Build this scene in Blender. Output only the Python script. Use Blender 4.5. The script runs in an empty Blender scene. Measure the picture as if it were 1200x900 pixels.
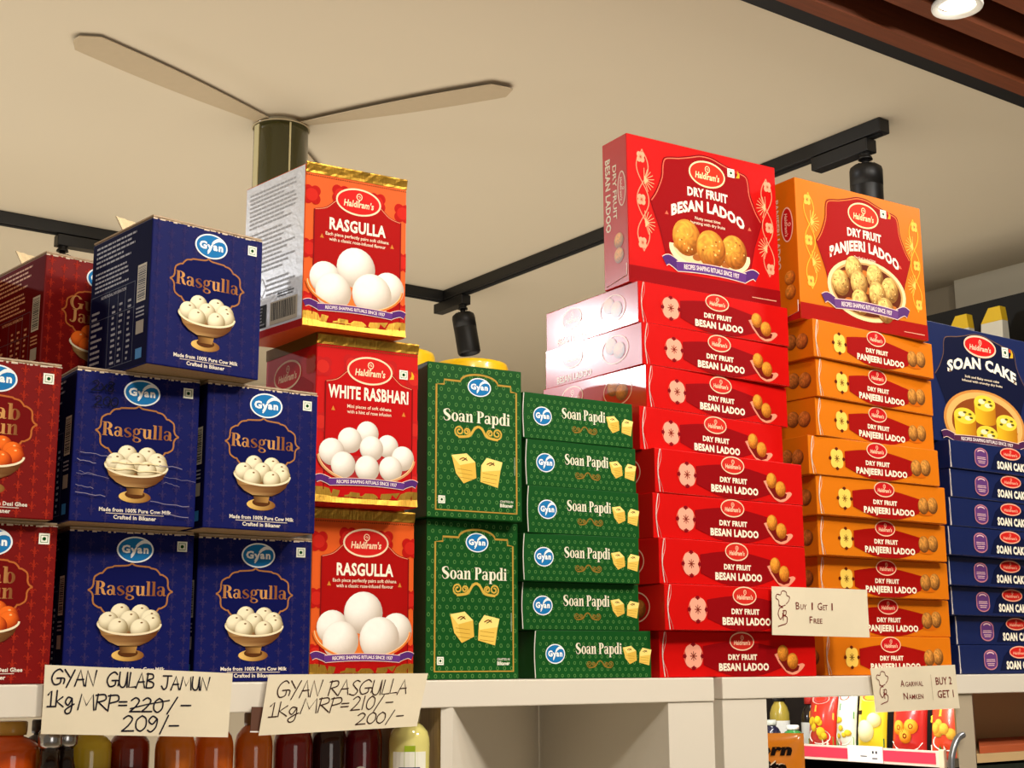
import bpy, bmesh, math, random
from mathutils import Vector, Matrix
from mathutils.geometry import tessellate_polygon

C = bpy.context.scene.collection
SC = bpy.context.scene
R = math.radians
random.seed(7)

# ------------------------------------------------------------------ camera
F_PX, PITCH, ROLL, YAW = 1629.8, R(11.538), R(-0.265), R(35.94)
CAM = Vector((0.0, -1.2258, 1.512))
cd = bpy.data.cameras.new('camera')
cam = bpy.data.objects.new('camera', cd)
C.objects.link(cam)
cd.sensor_width = 36.0
cd.lens = F_PX / 1200 * 36.0
cd.clip_start = 0.02
fwd = Vector((math.sin(YAW) * math.cos(PITCH), math.cos(YAW) * math.cos(PITCH), math.sin(PITCH)))
right = Vector((math.cos(YAW), -math.sin(YAW), 0))
up = right.cross(fwd)
c_, s_ = math.cos(ROLL), math.sin(ROLL)
r2 = right * c_ + up * s_
u2 = up * c_ - right * s_
m = Matrix((r2, u2, -fwd)).transposed().to_4x4()
m.translation = CAM
cam.matrix_world = m
SC.camera = cam

# ------------------------------------------------------------------ light
SC.view_settings.view_transform = 'Standard'
SC.view_settings.look = 'None'
SC.view_settings.gamma = 1.0
SC.view_settings.use_curve_mapping = False
SC.view_settings.exposure = 0.0

w = bpy.data.worlds.new('shop_air')
SC.world = w
w.use_nodes = True
bg = w.node_tree.nodes['Background']
bg.inputs[0].default_value = (1.0, 0.86, 0.68, 1)
bg.inputs[1].default_value = 0.16


def area(name, loc, aim, energy, size, color, size_y=None, spread=None):
    l = bpy.data.lights.new(name, 'AREA')
    l.energy = energy
    l.size = size
    if size_y:
        l.shape = 'RECTANGLE'
        l.size_y = size_y
    l.color = color
    if spread:
        l.spread = spread
    o = bpy.data.objects.new(name, l)
    C.objects.link(o)
    o.location = loc
    o.rotation_euler = (Vector(aim) - Vector(loc)).to_track_quat('-Z', 'Y').to_euler()
    return o


area('aisle_light', (0.1, -1.5, 2.70), (0.7, 0.0, 1.80), 23.5, 0.26, (1.0, 0.92, 0.81))
area('aisle_light', (1.5, -1.35, 2.70), (1.15, 0.0, 1.90), 28.5, 0.26, (1.0, 0.92, 0.80))
area('aisle_light', (0.9, -0.9, 2.70), (0.95, 0.0, 1.9), 10, 0.20, (1.0, 0.90, 0.76))
area('low_fill_light', (0.3, -2.0, 1.25), (0.8, 0.1, 1.40), 3.2, 0.7, (1.0, 0.94, 0.85))  # added fill lamp, lifts the bottles and lower boxes; no fixture there
area('floor_bounce_light', (1.1, 1.9, 0.5), (1.1, 1.9, 2.75), 72, 4.2, (1.0, 0.92, 0.80), 3.6)  # unseen upward lamp standing in for light bounced off the floor


# ------------------------------------------------------------------ colour and materials
def lin(c):
    out = []
    for v in c[:3]:
        v = v / 255.0
        out.append(v / 12.92 if v <= 0.04045 else ((v + 0.055) / 1.055) ** 2.4)
    return tuple(out)


MATS = {}


def mat(name, rgb, rough=0.5, metal=0.0, coat=0.0, noise=0.0, nscale=60.0, bump=0.0, bscale=200.0, emit=None, estr=0.0,
        trans=0.0, ior=1.45, coat_rough=0.1, spec=0.5, stretch=None):
    if name in MATS:
        return MATS[name]
    mt = bpy.data.materials.new(name)
    mt.use_nodes = True
    nt = mt.node_tree
    b = nt.nodes['Principled BSDF']
    col = lin(rgb)
    b.inputs['Base Color'].default_value = (*col, 1)
    b.inputs['Roughness'].default_value = rough
    b.inputs['Metallic'].default_value = metal
    b.inputs['Coat Weight'].default_value = coat
    b.inputs['Coat Roughness'].default_value = coat_rough
    b.inputs['Transmission Weight'].default_value = trans
    b.inputs['IOR'].default_value = ior
    b.inputs['Specular IOR Level'].default_value = spec
    tc = nt.nodes.new('ShaderNodeTexCoord')
    src = tc.outputs['Object']
    if stretch:
        mp = nt.nodes.new('ShaderNodeMapping')
        mp.inputs['Scale'].default_value = stretch
        nt.links.new(src, mp.inputs['Vector'])
        src = mp.outputs['Vector']
    n = nt.nodes.new('ShaderNodeTexNoise')
    n.inputs['Scale'].default_value = nscale
    n.inputs['Detail'].default_value = 5
    nt.links.new(src, n.inputs['Vector'])
    mx = nt.nodes.new('ShaderNodeMix')
    mx.data_type = 'RGBA'
    k = max(noise, 0.02)
    mx.inputs[6].default_value = (*[max(0, v * (1 - k)) for v in col], 1)
    mx.inputs[7].default_value = (*[min(1, v * (1 + k)) for v in col], 1)
    nt.links.new(n.outputs['Fac'], mx.inputs[0])
    nt.links.new(mx.outputs[2], b.inputs['Base Color'])
    if bump:
        n2 = nt.nodes.new('ShaderNodeTexNoise')
        n2.inputs['Scale'].default_value = bscale
        n2.inputs['Detail'].default_value = 3
        nt.links.new(src, n2.inputs['Vector'])
        bp = nt.nodes.new('ShaderNodeBump')
        bp.inputs['Strength'].default_value = bump
        bp.inputs['Distance'].default_value = 0.002
        nt.links.new(n2.outputs['Fac'], bp.inputs['Height'])
        nt.links.new(bp.outputs['Normal'], b.inputs['Normal'])
    if emit:
        b.inputs['Emission Color'].default_value = (*lin(emit), 1)
        b.inputs['Emission Strength'].default_value = estr
    MATS[name] = mt
    return mt


def print_mat(name, rough, coat, bump=0.0, bscale=300, spec=0.5):
    if name in MATS:
        return MATS[name]
    mt = bpy.data.materials.new(name)
    mt.use_nodes = True
    nt = mt.node_tree
    b = nt.nodes['Principled BSDF']
    a = nt.nodes.new('ShaderNodeAttribute')
    a.attribute_name = 'ink'
    nt.links.new(a.outputs['Color'], b.inputs['Base Color'])
    b.inputs['Roughness'].default_value = rough
    b.inputs['Coat Weight'].default_value = coat
    b.inputs['Coat Roughness'].default_value = 0.2
    b.inputs['Specular IOR Level'].default_value = spec
    if bump:
        n2 = nt.nodes.new('ShaderNodeTexNoise')
        n2.inputs['Scale'].default_value = bscale
        bp = nt.nodes.new('ShaderNodeBump')
        bp.inputs['Strength'].default_value = bump
        bp.inputs['Distance'].default_value = 0.001
        tc = nt.nodes.new('ShaderNodeTexCoord')
        nt.links.new(tc.outputs['Object'], n2.inputs['Vector'])
        nt.links.new(n2.outputs['Fac'], bp.inputs['Height'])
        nt.links.new(bp.outputs['Normal'], b.inputs['Normal'])
    MATS[name] = mt
    return mt


INK = print_mat('printed_ink', 0.55, 0.0, spec=0.05)
INK_SIDE = print_mat('printed_side_ink', 0.4, 0.6, 0.05, 120, spec=0.3)
INK_MATT = print_mat('marker_ink', 0.7, 0.0, spec=0.1)

LAMINATE = mat('cream_laminate', (222, 214, 198), 0.42, noise=0.03, nscale=8)
CEIL = mat('ceiling_paint', (208, 196, 172), 0.9, noise=0.02, nscale=2)
WALLM = mat('wall_paint', (205, 194, 172), 0.9, noise=0.02, nscale=3)
BLACK = mat('black_metal', (14, 13, 13), 0.45, noise=0.1)
KRAFT = mat('kraft_board', (176, 145, 104), 0.85, noise=0.25, nscale=400, bump=0.3, bscale=500)
FOIL = mat('gold_foil', (168, 128, 44), 0.38, 0.8, noise=0.25, nscale=180, bump=0.35, bscale=120, stretch=(4, 1, .5))
PAPER = mat('card_paper', (224, 212, 184), 0.6, noise=0.05, nscale=25, bump=0.15, bscale=40, coat=0.15)
WHITE_EDGE = mat('white_board_edge', (235, 228, 218), 0.7, noise=0.05)
WOOD = mat('slat_wood', (112, 58, 32), 0.45, noise=0.35, nscale=14, stretch=(0.6, 12, 12))
DARKWOOD = mat('slat_recess_paint', (22, 13, 10), 0.8, noise=0.1)

BOARD = {
    'blue': mat('blue_board', (13, 19, 84), 0.5, noise=0.12, nscale=30, coat=0.0, bump=0.12, bscale=70, spec=0.10),
    'maroon': mat('maroon_board', (116, 11, 8), 0.5, noise=0.10, nscale=30, coat=0.05, bump=0.10, bscale=70, spec=0.12),
    'orange_red': mat('orange_box_board', (220, 92, 34), 0.45, noise=0.03, bump=0.06, bscale=60, spec=0.08),
    'rose_red': mat('rose_red_board', (196, 22, 20), 0.5, noise=0.03, bump=0.06, bscale=60, spec=0.08),
    'green': mat('green_board', (17, 76, 26), 0.45, noise=0.10, nscale=20, coat=0.05, bump=0.08, bscale=50, spec=0.12),
    'red': mat('red_board', (200, 14, 12), 0.42, noise=0.03, coat=0.9, bump=0.10, bscale=45, coat_rough=0.17, spec=0.2),
    'red_front': mat('red_front_board', (200, 14, 11), 0.45, noise=0.03, bump=0.06, bscale=45, spec=0.08),
    'orange': mat('orange_board', (214, 116, 14), 0.45, noise=0.03, coat=0.04, bump=0.08, bscale=45, spec=0.1),
    'navy': mat('navy_board', (13, 29, 78), 0.42, noise=0.04, coat=0.1, bump=0.06, bscale=50, spec=0.25),
    'silver': mat('silver_white_side', (238, 238, 238), 0.38, 0.0, noise=0.05, nscale=200, bump=0.35, bscale=170, coat=0.3, coat_rough=.25),
}


# ------------------------------------------------------------------ object helpers
def link(o, parent=None, kind=None):
    C.objects.link(o)
    if parent is not None:
        o.parent = parent
    if kind:
        o['kind'] = kind
    return o


def tag(o, label, cat, group=None):
    o['label'] = label
    o['category'] = cat
    if group:
        o['group'] = group
    return o


def thing(name, label, cat, loc=(0, 0, 0), rz=0.0, group=None):
    o = bpy.data.objects.new(name, None)
    o.empty_display_size = 0.02
    C.objects.link(o)
    o.location = loc
    o.rotation_euler = (0, 0, rz)
    return tag(o, label, cat, group)


def mesh_from(bm, name, mats, smooth=False):
    me = bpy.data.meshes.new(name)
    bm.normal_update()
    bm.to_mesh(me)
    bm.free()
    for q in (mats if isinstance(mats, (list, tuple)) else [mats]):
        me.materials.append(q)
    if smooth:
        for p in me.polygons:
            p.use_smooth = True
    return me


def put(name, me, parent=None, kind=None, loc=None, rot=None):
    o = bpy.data.objects.new(name, me)
    link(o, parent, kind)
    if loc is not None:
        o.location = loc
    if rot is not None:
        o.rotation_euler = rot
    return o


def bm_box(bm, x0, y0, z0, x1, y1, z1, mi=0, bevel=0.0):
    vs = [bm.verts.new(p) for p in ((x0, y0, z0), (x1, y0, z0), (x1, y1, z0), (x0, y1, z0),
                                    (x0, y0, z1), (x1, y0, z1), (x1, y1, z1), (x0, y1, z1))]
    fs = [bm.faces.new([vs[i] for i in f]) for f in ((3, 2, 1, 0), (4, 5, 6, 7), (0, 1, 5, 4), (1, 2, 6, 5), (2, 3, 7, 6), (3, 0, 4, 7))]
    for f in fs:
        f.material_index = mi
    if bevel:
        es = list({e for f in fs for e in f.edges})
        bmesh.ops.bevel(bm, geom=es, offset=bevel, segments=2, affect='EDGES', profile=0.5)
    return fs


def box_obj(name, x0, y0, z0, x1, y1, z1, mt, parent=None, kind=None, bevel=0.0):
    bm = bmesh.new()
    bm_box(bm, x0, y0, z0, x1, y1, z1, 0, bevel)
    return put(name, mesh_from(bm, name, mt), parent, kind)


def bm_lathe(bm, prof, seg=32, mi=0, cx=0, cy=0, cap_bottom=True, cap_top=True, fn=None):
    rings = []
    for r, z in prof:
        ring = []
        for k in range(seg):
            a = 2 * math.pi * k / seg
            rr = r * (fn(a, z) if fn else 1)
            ring.append(bm.verts.new((cx + rr * math.cos(a), cy + rr * math.sin(a), z)))
        rings.append(ring)
    for a, b in zip(rings, rings[1:]):
        for k in range(seg):
            f = bm.faces.new((a[k], a[(k + 1) % seg], b[(k + 1) % seg], b[k]))
            f.material_index = mi
            f.smooth = True
    if cap_bottom:
        f = bm.faces.new(rings[0][::-1]); f.material_index = mi
    if cap_top:
        f = bm.faces.new(rings[-1]); f.material_index = mi


def bm_cyl(bm, p0, p1, r, seg=16, mi=0, r1=None):
    p0, p1 = Vector(p0), Vector(p1)
    q = (p1 - p0).to_track_quat('Z', 'Y').to_matrix()
    r1 = r if r1 is None else r1
    a = [bm.verts.new(p0 + q @ Vector((r * math.cos(2 * math.pi * k / seg), r * math.sin(2 * math.pi * k / seg), 0))) for k in range(seg)]
    b = [bm.verts.new(p1 + q @ Vector((r1 * math.cos(2 * math.pi * k / seg), r1 * math.sin(2 * math.pi * k / seg), 0))) for k in range(seg)]
    for k in range(seg):
        f = bm.faces.new((a[k], a[(k + 1) % seg], b[(k + 1) % seg], b[k]))
        f.smooth = True
        f.material_index = mi
    f = bm.faces.new(a[::-1]); f.material_index = mi
    f = bm.faces.new(b); f.material_index = mi


# ------------------------------------------------------------------ lettering and printed artwork
_TXT = {}


def text_geo(s, bold=0.0, shear=0.0, res=2):
    key = (s, bold, shear)
    if key not in _TXT:
        cu = bpy.data.curves.new('lettering', 'FONT')
        cu.body = s
        cu.size = 1.0
        cu.offset = bold
        cu.shear = shear
        cu.resolution_u = res
        if bold >= .03 and len(s) > 1:
            cu.space_character = 1.0 + bold * 1.6
        o = bpy.data.objects.new('lettering', cu)
        C.objects.link(o)
        me = o.to_mesh()
        vs = [(v.co.x, v.co.y) for v in me.vertices]
        fs = [tuple(p.vertices) for p in me.polygons]
        o.to_mesh_clear()
        bpy.data.objects.remove(o)
        bpy.data.curves.remove(cu)
        _TXT[key] = (vs, fs)
    return _TXT[key]


def smooth_pts(pts, n=4, closed=False):
    out = []
    L = len(pts)
    rng = range(L if closed else L - 1)
    for i in rng:
        if closed:
            p0, p1, p2, p3 = pts[(i - 1) % L], pts[i], pts[(i + 1) % L], pts[(i + 2) % L]
        else:
            p0, p1, p2, p3 = pts[max(i - 1, 0)], pts[i], pts[i + 1], pts[min(i + 2, L - 1)]
        for k in range(n):
            t = k / n
            out.append(tuple(0.5 * ((2 * p1[j]) + (-p0[j] + p2[j]) * t + (2 * p0[j] - 5 * p1[j] + 4 * p2[j] - p3[j]) * t * t +
                                    (-p0[j] + 3 * p1[j] - 3 * p2[j] + p3[j]) * t ** 3) for j in range(len(p1))))
    if not closed:
        out.append(tuple(pts[-1]))
    return out


def strip_quads(pts, ws, closed=False):
    L = len(pts)
    le, ri = [], []
    for i in range(L):
        if closed:
            a, b = pts[(i - 1) % L], pts[(i + 1) % L]
        else:
            a, b = pts[max(i - 1, 0)], pts[min(i + 1, L - 1)]
        dx, dy = b[0] - a[0], b[1] - a[1]
        d = math.hypot(dx, dy) or 1e-9
        nx, ny = -dy / d, dx / d
        wv = (ws[i] if isinstance(ws, (list, tuple)) else ws) / 2
        le.append((pts[i][0] + nx * wv, pts[i][1] + ny * wv))
        ri.append((pts[i][0] - nx * wv, pts[i][1] - ny * wv))
    q = []
    for i in range(L if closed else L - 1):
        j = (i + 1) % L
        q.append([ri[i], ri[j], le[j], le[i]])
    return q


def ell(cx, cy, rx, ry, n=28, a0=0, a1=360):
    full = abs(a1 - a0) >= 360
    cnt = n if full else n + 1
    return [(cx + rx * math.cos(R(a0 + (a1 - a0) * k / n)), cy + ry * math.sin(R(a0 + (a1 - a0) * k / n))) for k in range(cnt)]


# --- fat serif display letters, drawn stroke by stroke (em units)
def _rect(x0, y0, x1, y1):
    return [[(x0, y0), (x1, y0), (x1, y1), (x0, y1)]]


def _ring(cx, cy, rox, roy, rix, riy, a0=0, a1=360, n=18):
    o, i = ell(cx, cy, rox, roy, n, a0, a1), ell(cx, cy, rix, riy, n, a0, a1)
    cl = abs(a1 - a0) >= 360
    L = len(o)
    return [[o[k], o[(k + 1) % L], i[(k + 1) % L], i[k]] for k in range(L if cl else L - 1)]


def _strip(pts, ws):
    z = smooth_pts([(p[0], p[1], q) for p, q in zip(pts, ws)], 4)
    return strip_quads([(p[0], p[1]) for p in z], [max(0.01, p[2]) for p in z])


def _arch(x):
    return _strip([(x, .36), (x + .08, .465), (x + .17, .46), (x + .185, .30)], [.02, .06, .11, .13])


FAT = {
    'l': (_rect(.05, 0, .18, .75) + _rect(0, 0, .23, .03) + _rect(0, .71, .1, .75), .26),
    'i': (_rect(.05, 0, .18, .5) + _rect(0, 0, .23, .03) + _rect(0, .46, .1, .5) + [ell(.115, .64, .075, .075, 12)], .26),
    'n': (_rect(.05, 0, .18, .5) + _rect(0, 0, .23, .03) + _rect(0, .46, .1, .5) + _arch(.18) + _rect(.30, 0, .43, .33) + _rect(.26, 0, .48, .03), .50),
    'm': (_rect(.05, 0, .18, .5) + _rect(0, 0, .23, .03) + _rect(0, .46, .1, .5) + _arch(.18) + _rect(.30, 0, .43, .33) + _rect(.26, 0, .48, .03)
          + _arch(.43) + _rect(.55, 0, .68, .33) + _rect(.51, 0, .73, .03), .75),
    'u': (_rect(.05, .15, .18, .5) + _rect(0, .46, .1, .5) + _strip([(.115, .17), (.15, .05), (.23, .025), (.31, .10)], [.13, .10, .05, .03])
          + _rect(.30, 0, .43, .5) + _rect(.3, 0, .48, .03) + _rect(.25, .46, .35, .5), .51),
    'o': (_ring(.23, .25, .22, .265, .085, .225), .47),
    'p': (_rect(.05, -.22, .18, .5) + _rect(0, -.22, .24, -.19) + _rect(0, .46, .1, .5) + _ring(.28, .25, .20, .265, .07, .225), .51),
    'd': (_ring(.21, .25, .20, .265, .07, .225) + _rect(.30, 0, .43, .75) + _rect(.3, 0, .48, .03) + _rect(.25, .71, .35, .75), .50),
    'b': (_rect(.05, 0, .18, .75) + _rect(0, .71, .1, .75) + _ring(.28, .25, .20, .265, .07, .225), .51),
    'a': (_rect(.25, .05, .38, .36) + _strip([(.06, .38), (.1, .46), (.2, .485), (.29, .44), (.315, .33)], [.09, .07, .04, .09, .13])
          + _ring(.165, .145, .155, .155, .06, .11) + _strip([(.30, .08), (.36, .02), (.44, .04)], [.1, .05, .03]), .46),
    's': (_strip([(.33, .40), (.28, .475), (.18, .485), (.08, .40), (.12, .30), (.25, .22), (.33, .12), (.22, .015), (.1, .03), (.05, .13)],
                 [.03, .03, .04, .10, .13, .13, .11, .04, .03, .03]), .42),
    'g': (_ring(.19, .33, .175, .175, .065, .135) + _ring(.21, -.11, .21, .13, .11, .09) + _strip([(.08, .2), (.05, .1), (.1, .04), (.25, .005)], [.03, .07, .09, .08])
          + _strip([(.30, .44), (.36, .49), (.43, .50)], [.04, .05, .06]), .46),
    'R': (_rect(.06, 0, .2, .72) + _rect(0, 0, .26, .03) + _rect(0, .69, .24, .72) + _ring(.22, .53, .25, .19, .1, .155, -90, 90)
          + _strip([(.26, .35), (.36, .28), (.41, .10), (.53, .02)], [.04, .12, .13, .04]) + _rect(.2, .34, .24, .375) + _rect(.2, .685, .24, .72), .56),
    'P': (_rect(.06, 0, .2, .72) + _rect(0, 0, .26, .03) + _rect(0, .69, .24, .72) + _ring(.22, .53, .25, .19, .1, .155, -90, 90)
          + _rect(.2, .34, .24, .375), .51),
    'S': (_strip([(.46, .52), (.42, .67), (.27, .695), (.12, .58), (.18, .43), (.35, .32), (.45, .18), (.32, .02), (.15, .04), (.06, .20)],
                 [.03, .04, .05, .14, .18, .18, .15, .05, .04, .04]), .56),
    'G': (_ring(.3, .36, .3, .37, .15, .33, 35, 350) + _rect(.43, .05, .57, .32) + _rect(.36, .29, .63, .33), .66),
    'J': (_strip([(.29, .69), (.29, .2), (.22, .03), (.1, .01), (.05, .1)], [.14, .14, .1, .05, .1]) + _rect(.15, .69, .43, .72), .45),
    ' ': ([], .22),
}


def mix(a, b, t):
    return tuple(a[i] + (b[i] - a[i]) * t for i in range(3))


class Art:
    """flat printed shapes on a panel, in metres; colours as 0-255 sRGB"""

    def __init__(self):
        self.v, self.c, self.f = [], [], []
        self.k = {}

    def _add(self, pts, cols, faces, L):
        b = len(self.v)
        k = self.k.get(L, 0)
        self.k[L] = k + 1
        z = L * 0.00006 + (k % 40) * 0.0000013
        for p, q in zip(pts, cols):
            self.v.append((p[0], p[1], z))
            self.c.append(q)
        for f in faces:
            self.f.append(tuple(b + i for i in f))

    def poly(self, pts, col, L):
        if len(pts) < 3:
            return
        tri = tessellate_polygon([[Vector((p[0], p[1], 0)) for p in pts]])
        cols = [col(p) if callable(col) else col for p in pts]
        self._add(pts, cols, tri, L)

    def quads(self, qs, col, L):
        for q in qs:
            self._add(q, [col(p) if callable(col) else col for p in q], [tuple(range(len(q)))], L)

    def rect(self, x0, y0, x1, y1, col, L):
        self.quads([[(x0, y0), (x1, y0), (x1, y1), (x0, y1)]], col, L)

    def ellipse(self, cx, cy, rx, ry, col, L, n=28):
        self.poly(ell(cx, cy, rx, ry, n), col, L)

    def oval_line(self, cx, cy, rx, ry, wd, col, L, n=36):
        self.quads(strip_quads(ell(cx, cy, rx, ry, n), wd, True), col, L)

    def line(self, pts, wd, col, L, closed=False, smooth=0):
        if smooth:
            pts = smooth_pts(pts, smooth, closed)
        self.quads(strip_quads(pts, wd, closed), col, L)

    def text(self, s, x0, x1, y, h, col, L, bold=0.0, shear=0.0, warp=None, fit=True):
        """baseline y, capital height h, stretched to span x0..x1"""
        vs, fs = text_geo(s, bold, shear)
        if not vs:
            return
        hv, _ = text_geo('H', bold, 0)
        capb = max(p[1] for p in hv)
        cap0 = min(p[1] for p in hv)
        sy = h / (capb - cap0)
        mn, mxx = min(p[0] for p in vs), max(p[0] for p in vs)
        sx = (x1 - x0) / (mxx - mn)
        pts = [(x0 + (p[0] - mn) * sx, y + (p[1] - cap0) * sy) for p in vs]
        if warp:
            pts = [warp(p) for p in pts]
        cols = [col(p) if callable(col) else col for p in pts]
        self._add(pts, cols, fs, L)

    def fat(self, s, x0, x1, y, cap, col, L):
        adv = sum(FAT[ch][1] for ch in s)
        sx, sy = (x1 - x0) / adv, cap / 0.72
        x = x0
        for ch in s:
            qs, a = FAT[ch]
            for q in qs:
                pts = [(x + p[0] * sx, y + p[1] * sy) for p in q]
                self._add(pts, [col(p) if callable(col) else col for p in pts], [tuple(range(len(pts)))], L)
            x += a * sx

    def ball(self, cx, cy, r, lo, hi, L, ry=None, grain=0.0, seg=20, rings=6, seed=0):
        """printed picture of a round sweet"""
        rnd = random.Random(seed + int(cx * 1e5) + int(cy * 1e5))
        ry = ry or r
        pts, cols, fs = [(cx, cy)], [], []
        for k in range(1, rings + 1):
            for a in range(seg):
                t = 2 * math.pi * a / seg
                q = k / rings
                q = math.sin(q * math.pi / 2)
                pts.append((cx + r * q * math.cos(t), cy + ry * q * math.sin(t)))
        for p in pts:
            x, y = (p[0] - cx) / r, (p[1] - cy) / ry
            z = math.sqrt(max(0, 1 - x * x - y * y))
            d = max(0, -0.35 * x + 0.55 * y + 0.75 * z)
            d = min(1, 0.15 + d)
            cc = mix(lo, hi, d)
            g = 1 + rnd.uniform(-grain, grain)
            cols.append(tuple(min(255, max(0, v * g)) for v in cc))
        for a in range(seg):
            fs.append((0, 1 + a, 1 + (a + 1) % seg))
        for k in range(rings - 1):
            for a in range(seg):
                i, j = 1 + k * seg, 1 + (k + 1) * seg
                fs.append((i + a, j + a, j + (a + 1) % seg, i + (a + 1) % seg))
        self._add(pts, cols, fs, L)
        if grain > .1 and r > .012:
            for k in range(9):
                t, q = rnd.uniform(0, 6.28), math.sqrt(rnd.random()) * .8
                self.ellipse(cx + r * q * math.cos(t), cy + ry * q * math.sin(t), r * rnd.uniform(.04, .10), r * rnd.uniform(.04, .08), rnd.choice((mix(lo, hi, .25), mix(hi, (255, 236, 170), .5))), L + .5, 7)

    def lines_of_print(self, x0, x1, y0, y1, n, col, L, seed=1, ragged=0.4):
        rnd = random.Random(seed)
        dy = (y1 - y0) / n
        for i in range(n):
            y = y1 - (i + 0.7) * dy
            x = x0
            xe = x0 + (x1 - x0) * (1 - ragged * rnd.random())
            while x < xe:
                wl = rnd.uniform(0.03, 0.11) * (x1 - x0)
                self.rect(x, y, min(x + wl, xe), y + dy * 0.42, col, L)
                x += wl + 0.015 * (x1 - x0)

    def barcode(self, x0, y0, x1, y1, L, vertical=False, seed=3):
        rnd = random.Random(seed)
        self.rect(x0, y0, x1, y1, (214, 200, 172), L)
        a, b = (y0, y1) if vertical else (x0, x1)
        t = a + 0.05 * (b - a)
        while t < b - 0.05 * (b - a):
            wd = rnd.choice((0.012, 0.02, 0.032)) * (b - a)
            if vertical:
                self.rect(x0 + 0.08 * (x1 - x0), t, x1 - 0.08 * (x1 - x0), t + wd, (30, 28, 30), L + 1)
            else:
                self.rect(t, y0 + 0.18 * (y1 - y0), t + wd, y1 - 0.06 * (y1 - y0), (30, 28, 30), L + 1)
            t += wd + rnd.choice((0.014, 0.024)) * (b - a)

    def mesh(self, name, o, ux, uy, n, mt=None, clip=None):
        """lay the artwork on the plane through o spanned by ux, uy (unit vectors) with outward normal n"""
        if clip:
            self.v = [(min(max(p[0], .0005), clip[0] - .0005), min(max(p[1], .0005), clip[1] - .0005), p[2]) for p in self.v]
        o, ux, uy, n = Vector(o), Vector(ux), Vector(uy), Vector(n)
        me = bpy.data.meshes.new(name)
        vs = [o + ux * p[0] + uy * p[1] + n * (0.00025 + p[2]) for p in self.v]
        fs = self.f
        if ux.cross(uy).dot(n) < 0:
            fs = [f[::-1] for f in fs]
        me.from_pydata([tuple(v) for v in vs], [], fs)
        at = me.color_attributes.new('ink', 'FLOAT_COLOR', 'POINT')
        buf = []
        for q in self.c:
            buf += [*lin(q), 1.0]
        at.data.foreach_set('color', buf)
        me.materials.append(mt or INK)
        me.update()
        return me


CREAM = (244, 226, 196)


# ---- marks shared by several cartons
def blue_oval_logo(a, cx, cy, rx, ry, L):
    a.ellipse(cx, cy, rx, ry, (236, 240, 240), L, 36)
    a.ellipse(cx, cy, rx * .91, ry * .89, (30, 116, 178), L + 1, 36)
    sw = [(cx + p * rx, cy + q * ry) for p, q in ((.0, .26), (.10, .48), (.30, .70), (.52, .79), (.70, .70), (.80, .56), (.86, .38), (.64, .50), (.44, .49), (.24, .36), (.12, .20))]
    a.poly(sw, (236, 240, 240), L + 2)
    a.line([(cx + .06 * rx, cy + .22 * ry), (cx - .06 * rx, cy - .30 * ry), (cx - .22 * rx, cy - .62 * ry)], .08 * rx, (240, 242, 240), L + 2, smooth=4)
    wt = (248, 248, 244)
    a.text('G', cx - .74 * rx, cx - .28 * rx, cy - .28 * ry, .62 * ry, wt, L + 3, bold=.045)
    a.text('y', cx - .27 * rx, cx + .10 * rx, cy - .28 * ry, .60 * ry, wt, L + 3, bold=.04)
    a.text('a', cx + .10 * rx, cx + .38 * rx, cy - .28 * ry, .62 * ry, wt, L + 3, bold=.045)
    a.text('n', cx + .44 * rx, cx + .72 * rx, cy - .28 * ry, .62 * ry, wt, L + 3, bold=.045)


def red_oval_logo(a, cx, cy, rx, ry, L, red=(206, 34, 30), rim=(246, 214, 176), rot=0, fill=True):
    S = Art()
    if fill:
        S.ellipse(0, 0, rx, ry, red, 0, 36)
    S.oval_line(0, 0, rx, ry, rx * .075, rim, 1)
    S.oval_line(.03 * rx, .42 * ry, .17 * ry * 1.25, .22 * ry * 1.1, .07 * ry, rim, 1, 16)
    S.line([(-.03 * rx, .42 * ry), (.03 * rx, .50 * ry), (.09 * rx, .40 * ry), (.02 * rx, .34 * ry)], .05 * ry, rim, 1)
    S.line([(.03 * rx, .22 * ry), (.02 * rx, .0)], .09 * ry, rim, 1)
    S.text("Haldiram's", -.68 * rx, .70 * rx, -.42 * ry, .52 * ry, rim, 2, bold=.03, shear=.15)
    for p, q in zip(S.v, S.c):
        pass
    ca, sa = math.cos(rot), math.sin(rot)
    b = len(a.v)
    for p, q in zip(S.v, S.c):
        a.v.append((cx + p[0] * ca - p[1] * sa, cy + p[0] * sa + p[1] * ca, p[2] + L * 0.00006))
        a.c.append(q)
    for f in S.f:
        a.f.append(tuple(b + i for i in f))


def veg_mark(a, cx, cy, s, L, flame=False):
    a.rect(cx - s / 2, cy - s / 2, cx + s / 2, cy + s / 2, (238, 238, 222), L)
    a.line([(cx - s * .32, cy - s * .32), (cx + s * .32, cy - s * .32), (cx + s * .32, cy + s * .32), (cx - s * .32, cy + s * .32)], s * .07, (60, 110, 56), L + 1, True)
    a.ellipse(cx, cy, s * .17, s * .17, (14, 70, 22), L + 2, 14)
    if flame:
        a.poly([(cx + s * .7, cy - s * .45), (cx + s * 1.2, cy - s * .4), (cx + s * 1.25, cy), (cx + s * .95, cy + s * .45), (cx + s * .95, cy - s * .05)], (232, 176, 40), L)
        a.ellipse(cx + s * .75, cy + s * .25, s * .16, s * .2, (206, 60, 30), L, 10)


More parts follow.
